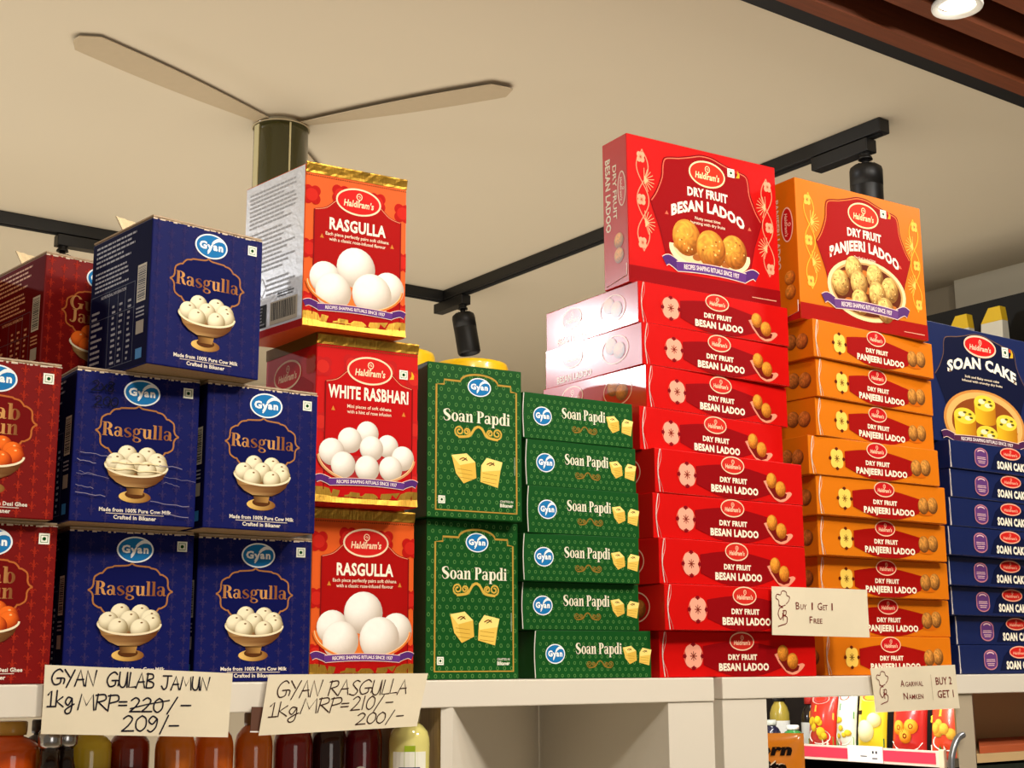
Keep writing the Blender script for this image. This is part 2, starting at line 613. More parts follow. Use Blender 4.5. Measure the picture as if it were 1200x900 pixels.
def purple_ribbon(a, W, y, h, L, x0=.02, x1=.98, amp=.5, tails=True, col=(98, 52, 128), txt=True, lean=0.0):
    xs = [x0 * W + (x1 - x0) * W * (0.13 + 0.74 * k / 20) for k in range(21)]

    def yy(x):
        t = (x / W - (x0 + x1) / 2) / ((x1 - x0) / 2)
        return y + amp * h * (0.9 * (1 - t * t) - .35) + lean * t
    mid = [(x, yy(x)) for x in xs]
    rim = (240, 206, 190)
    if tails:
        for sgn in (-1, 1):
            cx = (x0 if sgn < 0 else x1) * W
            ex = xs[0] if sgn < 0 else xs[-1]
            ey = mid[0][1] if sgn < 0 else mid[-1][1]
            d = (ex - cx)
            t = [(cx, ey + .35 * h), (cx + d * .35, ey + .62 * h), (cx + d * .8, ey + .35 * h), (cx + d * 1.2, ey - .05 * h)]
            tp = smooth_pts(t, 4)
            a.quads(strip_quads(tp, h * .98 + h * .18), rim, L)
            a.quads(strip_quads(tp, h * .98), mix(col, (60, 26, 86), .4), L + 1)
    a.quads(strip_quads(mid, h * 1.18), rim, L + 2)
    a.quads(strip_quads(mid, h), col, L + 3)
    if txt:
        xa, xb = xs[2], xs[-3]
        a.text('RECIPES SHAPING RITUALS SINCE 1937', xa, xb, 0, h * .52, (240, 226, 220), L + 4, bold=.02,
               warp=lambda p: (p[0], p[1] + yy(p[0]) - h * .25))


def petals(a, cx, cy, r, col, L, ry=None, line=None, centre=None):
    ry = ry or r
    for dx, dy in ((-.42, .42), (.42, .42), (-.42, -.42), (.42, -.42)):
        a.ellipse(cx + dx * r, cy + dy * ry, r * .58, ry * .58, col, L, 16)
    if centre:
        for k in range(8):
            t = k * math.pi / 4
            a.line([(cx, cy), (cx + .42 * r * math.cos(t), cy + .42 * ry * math.sin(t))], r * .09, centre, L + 1)
    if line:
        a.oval_line(cx, cy, r * 1.14, ry * 1.1, r * .07, line, L - 1 if L > 1 else L)


def quarter_frame(q, cx, cy, rx, ry):
    pts = []
    for sx, sy, rev in ((1, 1, False), (1, -1, True), (-1, -1, False), (-1, 1, True)):
        qq = q[::-1] if rev else q
        pts += [(cx + sx * p[0] * rx, cy + sy * p[1] * ry) for p in qq]
    return pts


CUSP = smooth_pts([(0, 1), (.07, .93), (.18, .905), (.42, .88)], 3) + smooth_pts([(.46, .84), (.58, .80), (.66, .68), (.68, .62)], 3) + \
    smooth_pts([(.74, .61), (.85, .50), (.88, .36), (.88, .22)], 3) + smooth_pts([(.90, .12), (.94, .05), (1, 0)], 3)


# ------------------------------------------------------------------ artwork of each carton kind
def face_fleur(a, W, H, tint):
    nx, ny = 9, 12
    for i in range(nx):
        for j in range(ny):
            x = (i + .5) / nx * W
            y = (j + .5 + (.5 if i % 2 else 0)) / ny * H
            if y > H * .985:
                continue
            s = W / nx * .40
            a.ellipse(x, y + s * .25, s * .17, s * .6, tint, 1, 8)
            for sg in (-1, 1):
                a.line([(x + sg * .05 * s, y - .25 * s), (x + sg * .5 * s, y + .25 * s), (x + sg * .72 * s, y - .05 * s)], s * .2, tint, 1)
            a.line([(x - .4 * s, y - .38 * s), (x + .4 * s, y - .38 * s)], s * .16, tint, 1)
            a.line([(x, y - .3 * s), (x, y - 1.0 * s)], s * .2, tint, 1)


def art_footed_bowl_front(W, H, kind):
    a = Art()
    rnd = random.Random(5)
    blue = kind == 'blue'
    base = (30, 31, 90) if blue else (146, 24, 20)
    tint = (44, 38, 88) if blue else (158, 38, 22)
    deep = (10, 15, 74) if blue else (108, 10, 10)
    gold = (166, 110, 62) if blue else (186, 102, 48)
    face_fleur(a, W, H, tint)
    # worn pale paper along the top fold
    x = 0.0
    while x < W:
        l = rnd.uniform(.01, .05) * W
        hh = rnd.uniform(.003, .013) * H
        a.rect(x, H - hh, min(W, x + l), H, (214, 196, 176), 2)
        x += l + rnd.uniform(0, .03) * W
    frame = quarter_frame(CUSP, .50 * W, (1 - .395) * H, .335 * W, .185 * H)
    a.poly(frame, deep, 2)
    a.line(frame, .013 * W, gold, 3, True)
    blue_oval_logo(a, .52 * W, (1 - .118) * H, .148 * W, .088 * H, 4)
    veg_mark(a, .90 * W, (1 - .085) * H, .082 * W, 4)

    def goldc(p):
        t = .5 + .5 * math.sin(p[0] / W * 23 + 1.0)
        return mix((128, 74, 40), (206, 150, 88), t)
    if blue:
        a.fat('Rasgulla', .215 * W, .785 * W, (1 - .425) * H, .092 * H, goldc, 5)
    else:
        a.fat('Gulab', .235 * W, .71 * W, (1 - .375) * H, .10 * H, goldc, 5)
        a.fat('Jamun', .235 * W, .70 * W, (1 - .472) * H, .095 * H, goldc, 5)
    # printed brass bowl
    bx, by, rx, ry = .5 * W, (1 - .615) * H, .255 * W, .072 * H

    def brass(p):
        t = (p[0] - bx) / rx
        return mix((222, 186, 122), (96, 54, 24), min(1, abs(t + .3) * .95 + (by - p[1]) / H * 2.0))
    a.ellipse(bx, by - .205 * H, .128 * W, .040 * H, lambda p: mix((236, 196, 110), (120, 70, 28), .5 + (p[0] - bx) / W * 3.5), 6, 24)
    a.ellipse(bx, by - .190 * H, .080 * W, .028 * H, (84, 46, 18), 7, 20)
    a.poly([(bx - .075 * W, by - .135 * H), (bx + .075 * W, by - .135 * H), (bx + .06 * W, by - .19 * H), (bx - .06 * W, by - .19 * H)], lambda p: mix((70, 34, 14), (196, 150, 80), .5 + 5 * (p[0] - bx) / W), 8)
    a.ellipse(bx, by, rx, ry, (222, 202, 158), 9, 32)
    a.ellipse(bx, by, rx * .94, ry * .90, (150, 104, 58) if blue else (120, 40, 16), 10, 32)
    lo, hi = ((128, 106, 66), (246, 236, 202)) if blue else ((118, 20, 4), (244, 112, 34))
    L = 11
    rb = .080 * W
    for (dx, dy) in ((-.075, .068), (.085, .064), (.165, .03), (-.165, .012), (.0, .022), (.175, .0), (-.09, -.028), (.085, -.032)):
        a.ball(bx + dx * W, by + dy * H, rb, lo, hi, L, seed=2)
        a.ellipse(bx + dx * W + .01 * W, by + dy * H + rb * .62, rb * .14, rb * .08, (126, 88, 30) if blue else (240, 190, 120), L + 1, 8)
        L += 2
    low = ell(bx, by, rx * .985, ry, 24, 180, 360)
    wall = [(bx + rx * .84, by - .075 * H), (bx + rx * .62, by - .115 * H), (bx + .085 * W, by - .142 * H), (bx - .085 * W, by - .142 * H), (bx - rx * .62, by - .115 * H), (bx - rx * .84, by - .075 * H)]
    a.poly(low + wall, brass, L)
    a.quads(strip_quads(ell(bx, by, rx * .975, ry * .97, 24, 178, 362), .016 * W), (240, 226, 190), L + 1)
    a.text('Made from 100% Pure Cow Milk' if blue else 'Made from 100% Pure Desi Ghee', .225 * W, .80 * W, (1 - .925) * H, .026 * H, (226, 216, 200), 4, bold=.03)
    a.rect(.28 * W, (1 - .938) * H, .74 * W, (1 - .933) * H, (206, 190, 176), 4)
    a.text('Crafted in Bikaner', .34 * W, .68 * W, (1 - .972) * H, .027 * H, (226, 216, 200), 4, bold=.03)
    return a


def art_footed_bowl_side(D, H, kind):
    a = Art()
    ink = (176, 170, 176) if kind == 'blue' else (226, 158, 110)
    a.lines_of_print(.08 * D, .82 * D, .80 * H, .97 * H, 5, ink, 1, 3)
    a.lines_of_print(.08 * D, .66 * D, .62 * H, .78 * H, 5, ink, 1, 4)
    a.text('NUTRITIONAL INFORMATION', .2 * D, .62 * D, .565 * H, .022 * H, ink, 1, bold=.02)
    for (x0, x1, s) in ((.05, .26, 5), (.40, .47, 6), (.52, .58, 7), (.66, .72, 8)):
        a.lines_of_print(x0 * D, x1 * D, .06 * H, .50 * H, 11, ink, 1, s, .6)
    ln = mix(ink, (30, 30, 60), .65)
    for x in (.02, .34, .49, .61, .76):
        a.rect(x * D, .05 * H, (x + .006) * D, .60 * H, ln, 1)
    for y in (.05, .42, .60):
        a.rect(.02 * D, y * H, .77 * D, (y + .004) * H, ln, 1)
    a.barcode(.80 * D, .44 * H, .94 * D, .70 * H, 1, True)
    a.lines_of_print(.8 * D, .94 * D, .33 * H, .41 * H, 3, ink, 1, 9, .2)
    a.rect(.81 * D, .22 * H, .93 * D, .31 * H, (170, 156, 136), 1)
    a.rect(.82 * D, .05 * H, .92 * D, .12 * H, (60, 130, 190) if kind == 'blue' else (190, 150, 60), 1)
    return a


def art_tall_sweet_front(W, H, kind):
    a = Art()
    rase = kind == 'rose'
    bgc = (222, 108, 56) if not rase else (212, 46, 44)
    pan = (164, 12, 10) if not rase else (184, 12, 14)
    flo = (180, 22, 16) if not rase else (184, 30, 30)
    edge = (128, 14, 14)
    gold = (196, 150, 54)
    # dotted tear line under the gold band
    for k in range(46):
        x = (k + .2) / 46 * W
        a.rect(x, .918 * H, x + .012 * W, .925 * H, (120, 62, 26), 2)
    fl = [(.06, .80), (.96, .78), (.05, .47), (.97, .47), (.05, .15), (.97, .15), (.34, .83), (.70, .82)]
    for fx, fy in fl:
        q = Art()
        petals(q, fx * W, fy * H, .085 * W, flo, 2, .085 * W * 1.05, None, None)
        q.ellipse(fx * W, fy * H, .06 * W, .06 * W, mix(flo, (230, 60, 40), .4), 3, 14)
        # keep each flower on the panel
        for i, p in enumerate(q.v):
            q.v[i] = (min(max(p[0], .002 * W), .998 * W), p[1], p[2])
        b = len(a.v)
        a.v += q.v
        a.c += q.c
        a.f += [tuple(b + i for i in f) for f in q.f]
    top = smooth_pts([(.09, .715), (.20, .735), (.30, .79), (.40, .83)], 4)
    P = [(x * W, y * H) for x, y in [(.09, .04)] + top + [(1.03 - x, y) for x, y in top[::-1]] + [(.94, .04)]]
    a.poly(P, pan, 4)
    a.line(P, .014 * W, edge, 5, True)
    a.line([(p[0] * .985 + .0075 * W, p[1]) for p in P[1:-1]], .006 * W, (236, 150, 110), 6)
    red_oval_logo(a, .515 * W, .80 * H, .215 * W, .080 * H, 8)
    if rase:
        veg_mark(a, .85 * W, .80 * H, .085 * W, 8, True)
        a.text('WHITE RASBHARI', .115 * W, .90 * W, .620 * H, .078 * H, (246, 236, 214), 8, bold=.034)
    else:
        a.text('RASGULLA', .235 * W, .79 * W, .605 * H, .074 * H, (246, 236, 214), 8, bold=.034)
    l1, l2 = (('Mini pieces of soft chhena', 'with a hint of rose infusion') if rase else ('Each piece perfectly pairs soft chhana', 'with a classic rose-infused flavour'))
    a.text(l1, (.30 if rase else .2) * W, (.73 if rase else .82) * W, .568 * H, .020 * H, CREAM, 8, bold=.012)
    a.text(l2, (.30 if rase else .235) * W, (.73 if rase else .79) * W, .536 * H, .020 * H, CREAM, 8, bold=.012)
    for x in (.165, .855):
        a.poly([(x * W - .018 * W, .545 * H), (x * W + .018 * W, .545 * H), (x * W, .572 * H)], (206, 130, 50), 8)
    # bowl rim behind and white balls
    rim = (226, 118, 48) if not rase else (214, 150, 100)
    if rase:
        a.poly(ell(.5 * W, .285 * H, .47 * W, .155 * H, 24, 180, 360), (170, 40, 40), 8)
        balls = [(.5, .425, .108), (.33, .375, .115), (.70, .355, .105), (.16, .30, .122), (.85, .29, .112), (.54, .335, .115), (.27, .228, .118), (.73, .222, .115), (.50, .215, .118)]
    else:
        a.poly(ell(.495 * W, .285 * H, .46 * W, .165 * H, 24, 180, 360), rim, 8)
        balls = [(.205, .305, .150), (.825, .290, .155), (.50, .390, .188), (.285, .228, .172), (.66, .240, .195)]
    L = 9
    for bx, by, r in balls:
        a.ball(bx * W, by * H, r * W, (176, 158, 140), (250, 246, 238), L, seg=24, grain=.008)
        L += 1
    a.quads(strip_quads(ell(.495 * W, .285 * H, .465 * W, .160 * H, 24, 182, 358), .024 * W), rim, L)
    a.quads(strip_quads(ell(.495 * W, .290 * H, .46 * W, .160 * H, 24, 182, 358), .007 * W), (250, 206, 150), L + 1)
    purple_ribbon(a, W, .122 * H, .038 * H, L + 2, .01, .99, .55)
    return a


def art_silver_side(D, H):
    a = Art()
    g = (206, 206, 208)
    a.lines_of_print(.08 * D, .88 * D, .70 * H, .94 * H, 9, g, 1, 21, .3)
    a.lines_of_print(.08 * D, .86 * D, .40 * H, .68 * H, 10, g, 1, 22, .3)
    a.lines_of_print(.40 * D, .90 * D, .24 * H, .36 * H, 4, g, 1, 23, .3)
    a.line([(.25 * D, .30 * H), (.33 * D, .37 * H), (.40 * D, .30 * H), (.33 * D, .25 * H)], .012 * D, g, 1, True)
    a.rect(.18 * D, .06 * H, .42 * D, .20 * H, (36, 34, 34), 1)
    a.lines_of_print(.2 * D, .4 * D, .07 * H, .19 * H, 6, (180, 180, 180), 2, 24, .3)
    a.barcode(.48 * D, .06 * H, .92 * D, .20 * H, 1)
    a.lines_of_print(.6 * D, .9 * D, .215 * H, .25 * H, 2, (60, 60, 60), 1, 25, .3)
    a.rect(0, 0, D, .045 * H, (196, 40, 40), 1)
    return a


def art_rose_side(D, H):
    a = Art()
    P = [(.1 * D, .05 * H), (.1 * D, .70 * H), (.45 * D, .76 * H), (.75 * D, .76 * H), (.95 * D, .70 * H), (.95 * D, .05 * H)]
    a.poly(P, (168, 16, 20), 1)
    red_oval_logo(a, .45 * D, .80 * H, .26 * D, .085 * H, 3, (196, 30, 30))
    petals(a, .90 * D, .82 * H, .09 * D, (180, 60, 30), 2)
    a.rect(0, .93 * H, D, H, (120, 92, 30), 2)
    return a


def green_rings(a, W, H, pitch, L=1, col=(92, 142, 74)):
    ny, nx = int(H / (pitch * .87)) + 1, int(W / pitch) + 1
    for j in range(ny):
        for i in range(nx):
            x, y = (i + .3 + (.5 if j % 2 else 0)) * pitch, (j + .45) * pitch * .87
            if x < .02 * W or x > .97 * W or y < .02 * H or y > .97 * H:
                continue
            a.oval_line(x, y, pitch * .17, pitch * .21, pitch * .075, col, L, 8)


def sweet_cubes(a, cx, cy, s, L):
    top, lf, rt = (246, 222, 128), (232, 194, 88), (222, 180, 74)
    for dx, dy, tw in ((-.72, .05, -.12), (.62, -.08, .10)):
        x, y = cx + dx * s, cy + dy * s
        def P(u, v): return (x + (u + tw * v) * s * .62, y + v * s * .62)
        a.poly([P(-.95, .75), P(.3, .95), P(.95, .35), P(-.35, .05)] if dx < 0 else [P(-.8, .35), P(-.4, .95), P(.95, .7), P(.85, .1), P(-.7, -.1)], top, L)
        if dx < 0:
            a.poly([P(-.95, .75), P(-.35, .05), P(-.2, -1.25), P(-.75, -.55)], lf, L)
            a.poly([P(-.35, .05), P(.95, .35), P(.9, -.8), P(-.2, -1.25)], rt, L)
        else:
            a.poly([P(-.8, .35), P(-.7, -.1), P(.85, .1), P(.75, -1.2), P(-.75, -.85)], lf, L)
        for k in range(3):
            yy = -.2 - .3 * k
            a.line([P(-.6, yy), P(.6, yy - .12)], s * .02, (170, 122, 36), L + 1)
        a.line([P(-.35, .45), P(.0, .6), P(.3, .42)], s * .05, (128, 52, 20), L + 2, smooth=3)
        a.line([P(-.15, .38), P(.1, .5), P(.25, .62)], s * .045, (86, 70, 30), L + 2, smooth=3)


def flourish(a, cx, cy, w_, L, col=(206, 170, 70), th=.03):
    for sg in (-1, 1):
        for off, r0, tw in ((.40, .105, 1), (.245, .075, -1)):
            sp = []
            for k in range(19):
                t = k / 18
                r = r0 * (1 - t * .8)
                an = math.pi * 1.5 + tw * t * 3.2 * math.pi
                sp.append((cx + sg * (off + r * math.cos(an)) * w_, cy + (r0 * .1 + r * math.sin(an)) * w_))
            a.line(sp, th * w_, col, L)
        a.line([(cx, cy + .12 * w_), (cx + sg * .08 * w_, cy + .075 * w_), (cx + sg * .17 * w_, cy - .05 * w_), (cx + sg * .27 * w_, cy - .085 * w_), (cx + sg * .42 * w_, cy - .10 * w_)], th * 1.6 * w_, col, L, smooth=4)


def art_green_upright(W, H):
    a = Art()
    green_rings(a, W, H, .078 * W)
    fr = [(.09, .05), (.09, .855), (.17, .86), (.17, .89), (.34, .89)] + [(.54 - .2 * math.cos(R(t)), .89 + .055 * math.sin(R(t))) for t in range(15, 170, 15)] + \
        [(.74, .89), (.88, .89), (.88, .855), (.94, .85), (.94, .05)]
    a.line([(x * W, y * H) for x, y in fr], .018 * W, (176, 142, 58), 2, True)
    blue_oval_logo(a, .54 * W, .862 * H, .125 * W, .062 * H, 4)
    a.fat('Soan Papdi', .155 * W, .875 * W, .625 * H, .078 * H, (238, 228, 204), 4)
    flourish(a, .53 * W, .560 * H, .50 * W, 4)
    sweet_cubes(a, .53 * W, .33 * H, .205 * W, 4)
    veg_mark(a, .15 * W, .115 * H, .07 * W, 4)
    a.text('CRAFTED IN', .76 * W, .90 * W, .118 * H, .014 * H, (214, 214, 196), 4, bold=.02)
    a.text('Bikaner', .76 * W, .90 * W, .088 * H, .024 * H, (226, 226, 206), 4, bold=.04)
    a.rect(.915 * W, .30 * H, .922 * W, .42 * H, (150, 170, 140), 4)
    return a


def art_green_flat(W, H):
    a = Art()
    green_rings(a, W, H, .052 * W)
    blue_oval_logo(a, .165 * W, .51 * H, .082 * W, .205 * H, 4)
    a.fat('Soan Papdi', .335 * W, .74 * W, .51 * H, .23 * H, (238, 228, 204), 4)
    flourish(a, .545 * W, .29 * H, .23 * W, 4, (140, 112, 42), .026)
    sweet_cubes(a, .880 * W, .50 * H, .098 * W, 4)
    return a


def side_ornament(a, cx, y0, y1, w_, col, L, flip=1, centre=(160, 60, 40)):
    n = 48
    for ph in (0, math.pi):
        pts = []
        for k in range(n + 1):
            t = k / n
            env = min(1, math.sin(math.pi * min(1, max(0, t))) * 6) ** .5 if 0 < t < 1 else 0
            pts.append((cx + w_ * .5 * env * math.sin(2 * math.pi * t * 1.5 + ph), y0 + (y1 - y0) * t))
        a.line(pts, w_ * .075, col, L)
    h = y1 - y0
    for t in (.08, .5, .92):
        petals(a, cx - flip * .12 * w_, y0 + h * t, w_ * .33, mix(col, (255, 235, 200), .15), L + 1, w_ * .38, None, centre)
    for t in (.28, .70):
        for k in range(9):
            an = R(-70 + 20 * k)
            x, y = cx + flip * .15 * w_, y0 + h * t
            a.line([(x, y), (x + flip * .85 * w_ * math.cos(an), y + .85 * w_ * math.sin(an))], w_ * .05, mix(col, (255, 225, 160), .3), L)
        a.poly([(cx + flip * .15 * w_, y0 + h * t - .32 * w_), (cx + flip * .5 * w_, y0 + h * t), (cx + flip * .15 * w_, y0 + h * t + .32 * w_)], mix(col, (255, 225, 160), .4), L + 1)


PANEL = smooth_pts([(-1, 0), (-.90, .16), (-.80, .42), (-.78, .62), (-.74, .74), (-.62, .78)], 3) + smooth_pts([(-.5, .80), (-.3, .86), (-.12, .92), (0, .93)], 3)


def ladoo_panel(W, H, cx, cy, rx, ry):
    l = [(cx + p[0] * rx, cy + p[1] * ry) for p in PANEL]
    r = [(cx - p[0] * rx, cy + p[1] * ry) for p in PANEL[::-1]][1:]
    bot = [(cx + .84 * rx, cy - .45 * ry), (cx + .74 * rx, cy - .9 * ry), (cx - .74 * rx, cy - .9 * ry), (cx - .84 * rx, cy - .45 * ry)]
    return l + r + bot


def art_ladoo_large(W, H, kind):
    a = Art()
    red = kind == 'red'
    band = (140, 6, 12) if red else (160, 16, 8)
    pan = (146, 6, 12) if red else (160, 14, 10)
    orn = (250, 150, 116) if red else (250, 186, 60)
    ed = (246, 120, 90) if red else (236, 130, 60)
    a.rect(0, 0, W, .115 * H, band, 1)
    P = ladoo_panel(W, H, .515 * W, .575 * H, .375 * W, .42 * H)
    a.poly(P, pan, 2)
    a.line([((p[0] - .515 * W) * .975 + .515 * W, (p[1] - .575 * H) * .975 + .575 * H) for p in P[:-4]], .005 * W, ed, 3)
    a.line(P, .004 * W, mix(pan, (90, 0, 10), .6), 3, True)
    red_oval_logo(a, .52 * W, .835 * H, .118 * W, .088 * H, 5, (204, 50, 30), (250, 224, 170))
    veg_mark(a, .685 * W, .885 * H, .048 * W, 5, True)

    cxw = .515 * W

    def arc(k):
        return lambda p: (p[0], p[1] - k * H * ((p[0] - cxw) / (.25 * W)) ** 2)
    a.text('DRY FRUIT', .385 * W, .655 * W, .665 * H, .062 * H, (248, 238, 214), 5, bold=.04, warp=arc(.018))
    a.text('BESAN LADOO' if red else 'PANJEERI LADOO', .275 * W if red else .24 * W, .765 * W if red else .79 * W, .565 * H, .078 * H, (248, 238, 214), 5, bold=.045, warp=arc(.075))
    l1, l2 = (('Nutty sweet bites', 'bursting with dry fruits') if red else ('Dry fruit loaded bites', 'sprinkled with ginger powder'))
    a.text(l1, .43 * W, .60 * W, .505 * H, .020 * H, CREAM, 5, bold=.01)
    a.text(l2, .40 * W, .63 * W, .472 * H, .020 * H, CREAM, 5, bold=.01)
    for x in (.245, .80):
        a.poly([(x * W - .012 * W, .50 * H), (x * W + .012 * W, .50 * H), (x * W, .525 * H)], (236, 110, 80), 5)
    if red:
        bowl = ell(.525 * W, .29 * H, .27 * W, .155 * H, 26, 172, 368)
        a.poly(bowl, (244, 226, 176), 6)
        a.poly(ell(.525 * W, .30 * H, .245 * W, .13 * H, 26, 176, 364), (228, 204, 150), 7)
        a.ellipse(.525 * W, .30 * H, .245 * W, .055 * H, (190, 130, 62), 7)
        for dx, dy in ((-.09, -.07), (.02, -.09), (.10, -.085), (.0, -.05)):
            a.ellipse(.525 * W + dx * W, .31 * H + dy * H, .030 * W, .022 * H, (170, 96, 40), 8, 14)
        L = 9
        for bx, by, r in ((.37, .365, .093), (.685, .325, .088), (.53, .315, .098)):
            a.ball(bx * W, by * H, r * W, (128, 62, 14), (236, 158, 58), L, ry=r * W * 1.06, grain=.16, seg=26, rings=9)
            L += 1
        purple_ribbon(a, W, .155 * H, .062 * H, L, .22, .84, .5, lean=-.0)
    else:
        a.ellipse(.52 * W, .285 * H, .31 * W, .225 * H, (238, 214, 160), 6, 40)
        a.ellipse(.52 * W, .285 * H, .285 * W, .20 * H, (206, 160, 96), 7, 40)
        a.ellipse(.52 * W, .283 * H, .27 * W, .188 * H, (96, 38, 16), 8, 40)
        for dx, dy in ((-.17, .09), (-.02, .12), (.17, .05), (-.15, -.10), (.05, -.10), (.2, -.1), (.0, .0)):
            a.ellipse(.52 * W + dx * W, .285 * H + dy * H, .034 * W, .026 * H, (196, 110, 40), 9, 12)
        L = 10
        for bx, by in ((.42, .425), (.585, .395), (.31, .305), (.455, .325), (.70, .32), (.595, .27), (.455, .19), (.655, .165)):
            a.ball(bx * W, by * H, .068 * W, (112, 66, 22), (240, 196, 112), L, ry=.074 * W, grain=.20, seg=22, rings=8)
            L += 1
        purple_ribbon(a, W, .145 * H, .062 * H, L, .17, .84, .45, col=(110, 66, 128))
    side_ornament(a, .095 * W, .22 * H, .91 * H, .075 * W, orn, 3, 1)
    side_ornament(a, .93 * W, .20 * H, .90 * H, .075 * W, orn, 3, -1)
    a.rect(.80 * W, .035 * H, .97 * W, .040 * H, (232, 170, 140), 3)
    return a


def art_ladoo_large_side(D, H, kind):
    a = Art()
    red = kind == 'red'
    rimc = (250, 214, 190)
    # lettering running down the narrow side
    b = Art()
    if red:
        b.text('DRY FRUIT', .18 * H, .55 * H, -.58 * D, .15 * D, CREAM, 2, bold=.02)
        b.text('BESAN LADOO', .12 * H, .62 * H, -.88 * D, .20 * D, CREAM, 2, bold=.03)
        red_oval_logo(b,   .36 * H, -.22 * D, .115 * H, .15 * D, 3, (206, 40, 36), rimc)
    else:
        red_oval_logo(b, .32 * H, -.40 * D, .12 * H, .24 * D, 3, (196, 26, 30), rimc)
        b.text('PANJEERI LADOO', .12 * H, .62 * H, -.92 * D, .18 * D, CREAM, 2, bold=.03)
    k = len(a.v)
    for p, q in zip(b.v, b.c):
        a.v.append((D + p[1], H - p[0], p[2]))
        a.c.append(q)
    a.f += [tuple(k + i for i in f) for f in b.f]
    for y in (.30, .20):
        a.ball(.62 * D, y * H, .052 * H, (128, 62, 14), (236, 158, 58), 3, grain=.15)
    if not red:
        a.rect(0, 0, D, .10 * H, (168, 24, 20), 1)
    return a


def art_ladoo_flat(W, H, kind):
    a = Art()
    red = kind == 'red'
    pan = (140, 6, 12) if red else (156, 14, 10)
    top = [(.26, .68), (.38, .76), (.50, .79), (.62, .74), (.80, .60)]
    bot = [(.80, .26), (.64, .05), (.52, .02), (.40, .06), (.26, .27)]
    P = [(x * W, y * H) for x, y in smooth_pts(top, 3) + smooth_pts(bot, 3)]
    a.poly(P, pan, 2)
    red_oval_logo(a, .505 * W, .79 * H, .076 * W, .195 * H, 5, (206, 44, 34) if red else (196, 26, 30), (250, 206, 170))
    if red:
        petals(a, .20 * W, .46 * H, .050 * W, (240, 164, 138), 4, .245 * H, (240, 120, 96), (120, 40, 26))
        for sx, sy in ((1, 0), (-1, 0), (0, 1), (0, -1)):
            a.ellipse(.20 * W + sx * .052 * W, .46 * H + sy * .25 * H, .012 * W if sx else .014 * W, .05 * H, (126, 10, 20), 3, 10)
    else:
        petals(a, .20 * W, .46 * H, .046 * W, (244, 204, 92), 4, .245 * H, None, (110, 70, 20))
        for sx, sy in ((1, 0), (-1, 0), (0, 1), (0, -1)):
            a.ellipse(.20 * W + sx * .048 * W, .46 * H + sy * .25 * H, .012 * W, .05 * H, (96, 30, 14), 3, 10)
    a.text('DRY FRUIT', .415 * W, .60 * W, .375 * H, .125 * H, (248, 234, 208), 5, bold=.042)
    a.text('BESAN LADOO' if red else 'PANJEERI LADOO', (.355 if red else .34) * W, (.675 if red else .735) * W, .135 * H, .17 * H, (248, 234, 208), 5, bold=.045)
    if red:
        tray = smooth_pts([(.715, .50), (.73, .40), (.745, .30), (.79, .10), (.83, .04), (.87, .08), (.915, .24), (.90, .30), (.86, .27), (.80, .30), (.75, .55)], 3)
        a.poly([(x * W, y * H) for x, y in tray], (236, 150, 120), 4)
        a.poly([(x * W, y * H) for x, y in ((.74, .40), (.79, .14), (.83, .09), (.87, .14), (.88, .24), (.82, .34))], (112, 20, 14), 5)
        for x, y in ((.772, .53), (.835, .35)):
            a.ball(x * W, y * H, .037 * W, (132, 64, 14), (232, 152, 52), 6, ry=.185 * H, grain=.12)
    else:
        a.ellipse(.83 * W, .24 * H, .06 * W, .06 * H, (206, 100, 12), 4, 16)
        for x, y in ((.885, .47), (.81, .44)):
            a.ball(x * W, y * H, .043 * W, (92, 52, 20), (206, 140, 62), 6, ry=.225 * H, grain=.18)
    return a


def art_ladoo_flat_side(D, H, kind):
    a = Art()
    red = kind == 'red'
    if red:
        red_oval_logo(a, .30 * D, .64 * H, .105 * D, .25 * H, 3, (216, 36, 34), (250, 206, 170))
        a.text('BESAN LADOO', .13 * D, .50 * D, .07 * H, .17 * H, (250, 224, 200), 3, bold=.03)
        for x, y in ((.70, .62), (.78, .48)):
            a.ball(x * D, y * H, .058 * D, (110, 46, 12), (226, 140, 60), 5, ry=.20 * H, grain=.12)
        a.oval_line(.74 * D, .52 * H, .13 * D, .33 * H, .008 * D, (250, 190, 160), 4)
    else:
        for x, y in ((.80, .5), (.90, .46)):
            a.ball(x * D, y * H, .055 * D, (92, 46, 16), (206, 124, 52), 4, ry=.21 * H, grain=.18)
        a.text('PANJEERI LADOO', .15 * D, .6 * D, .2 * H, .2 * H, CREAM, 3, bold=.03)
    return a


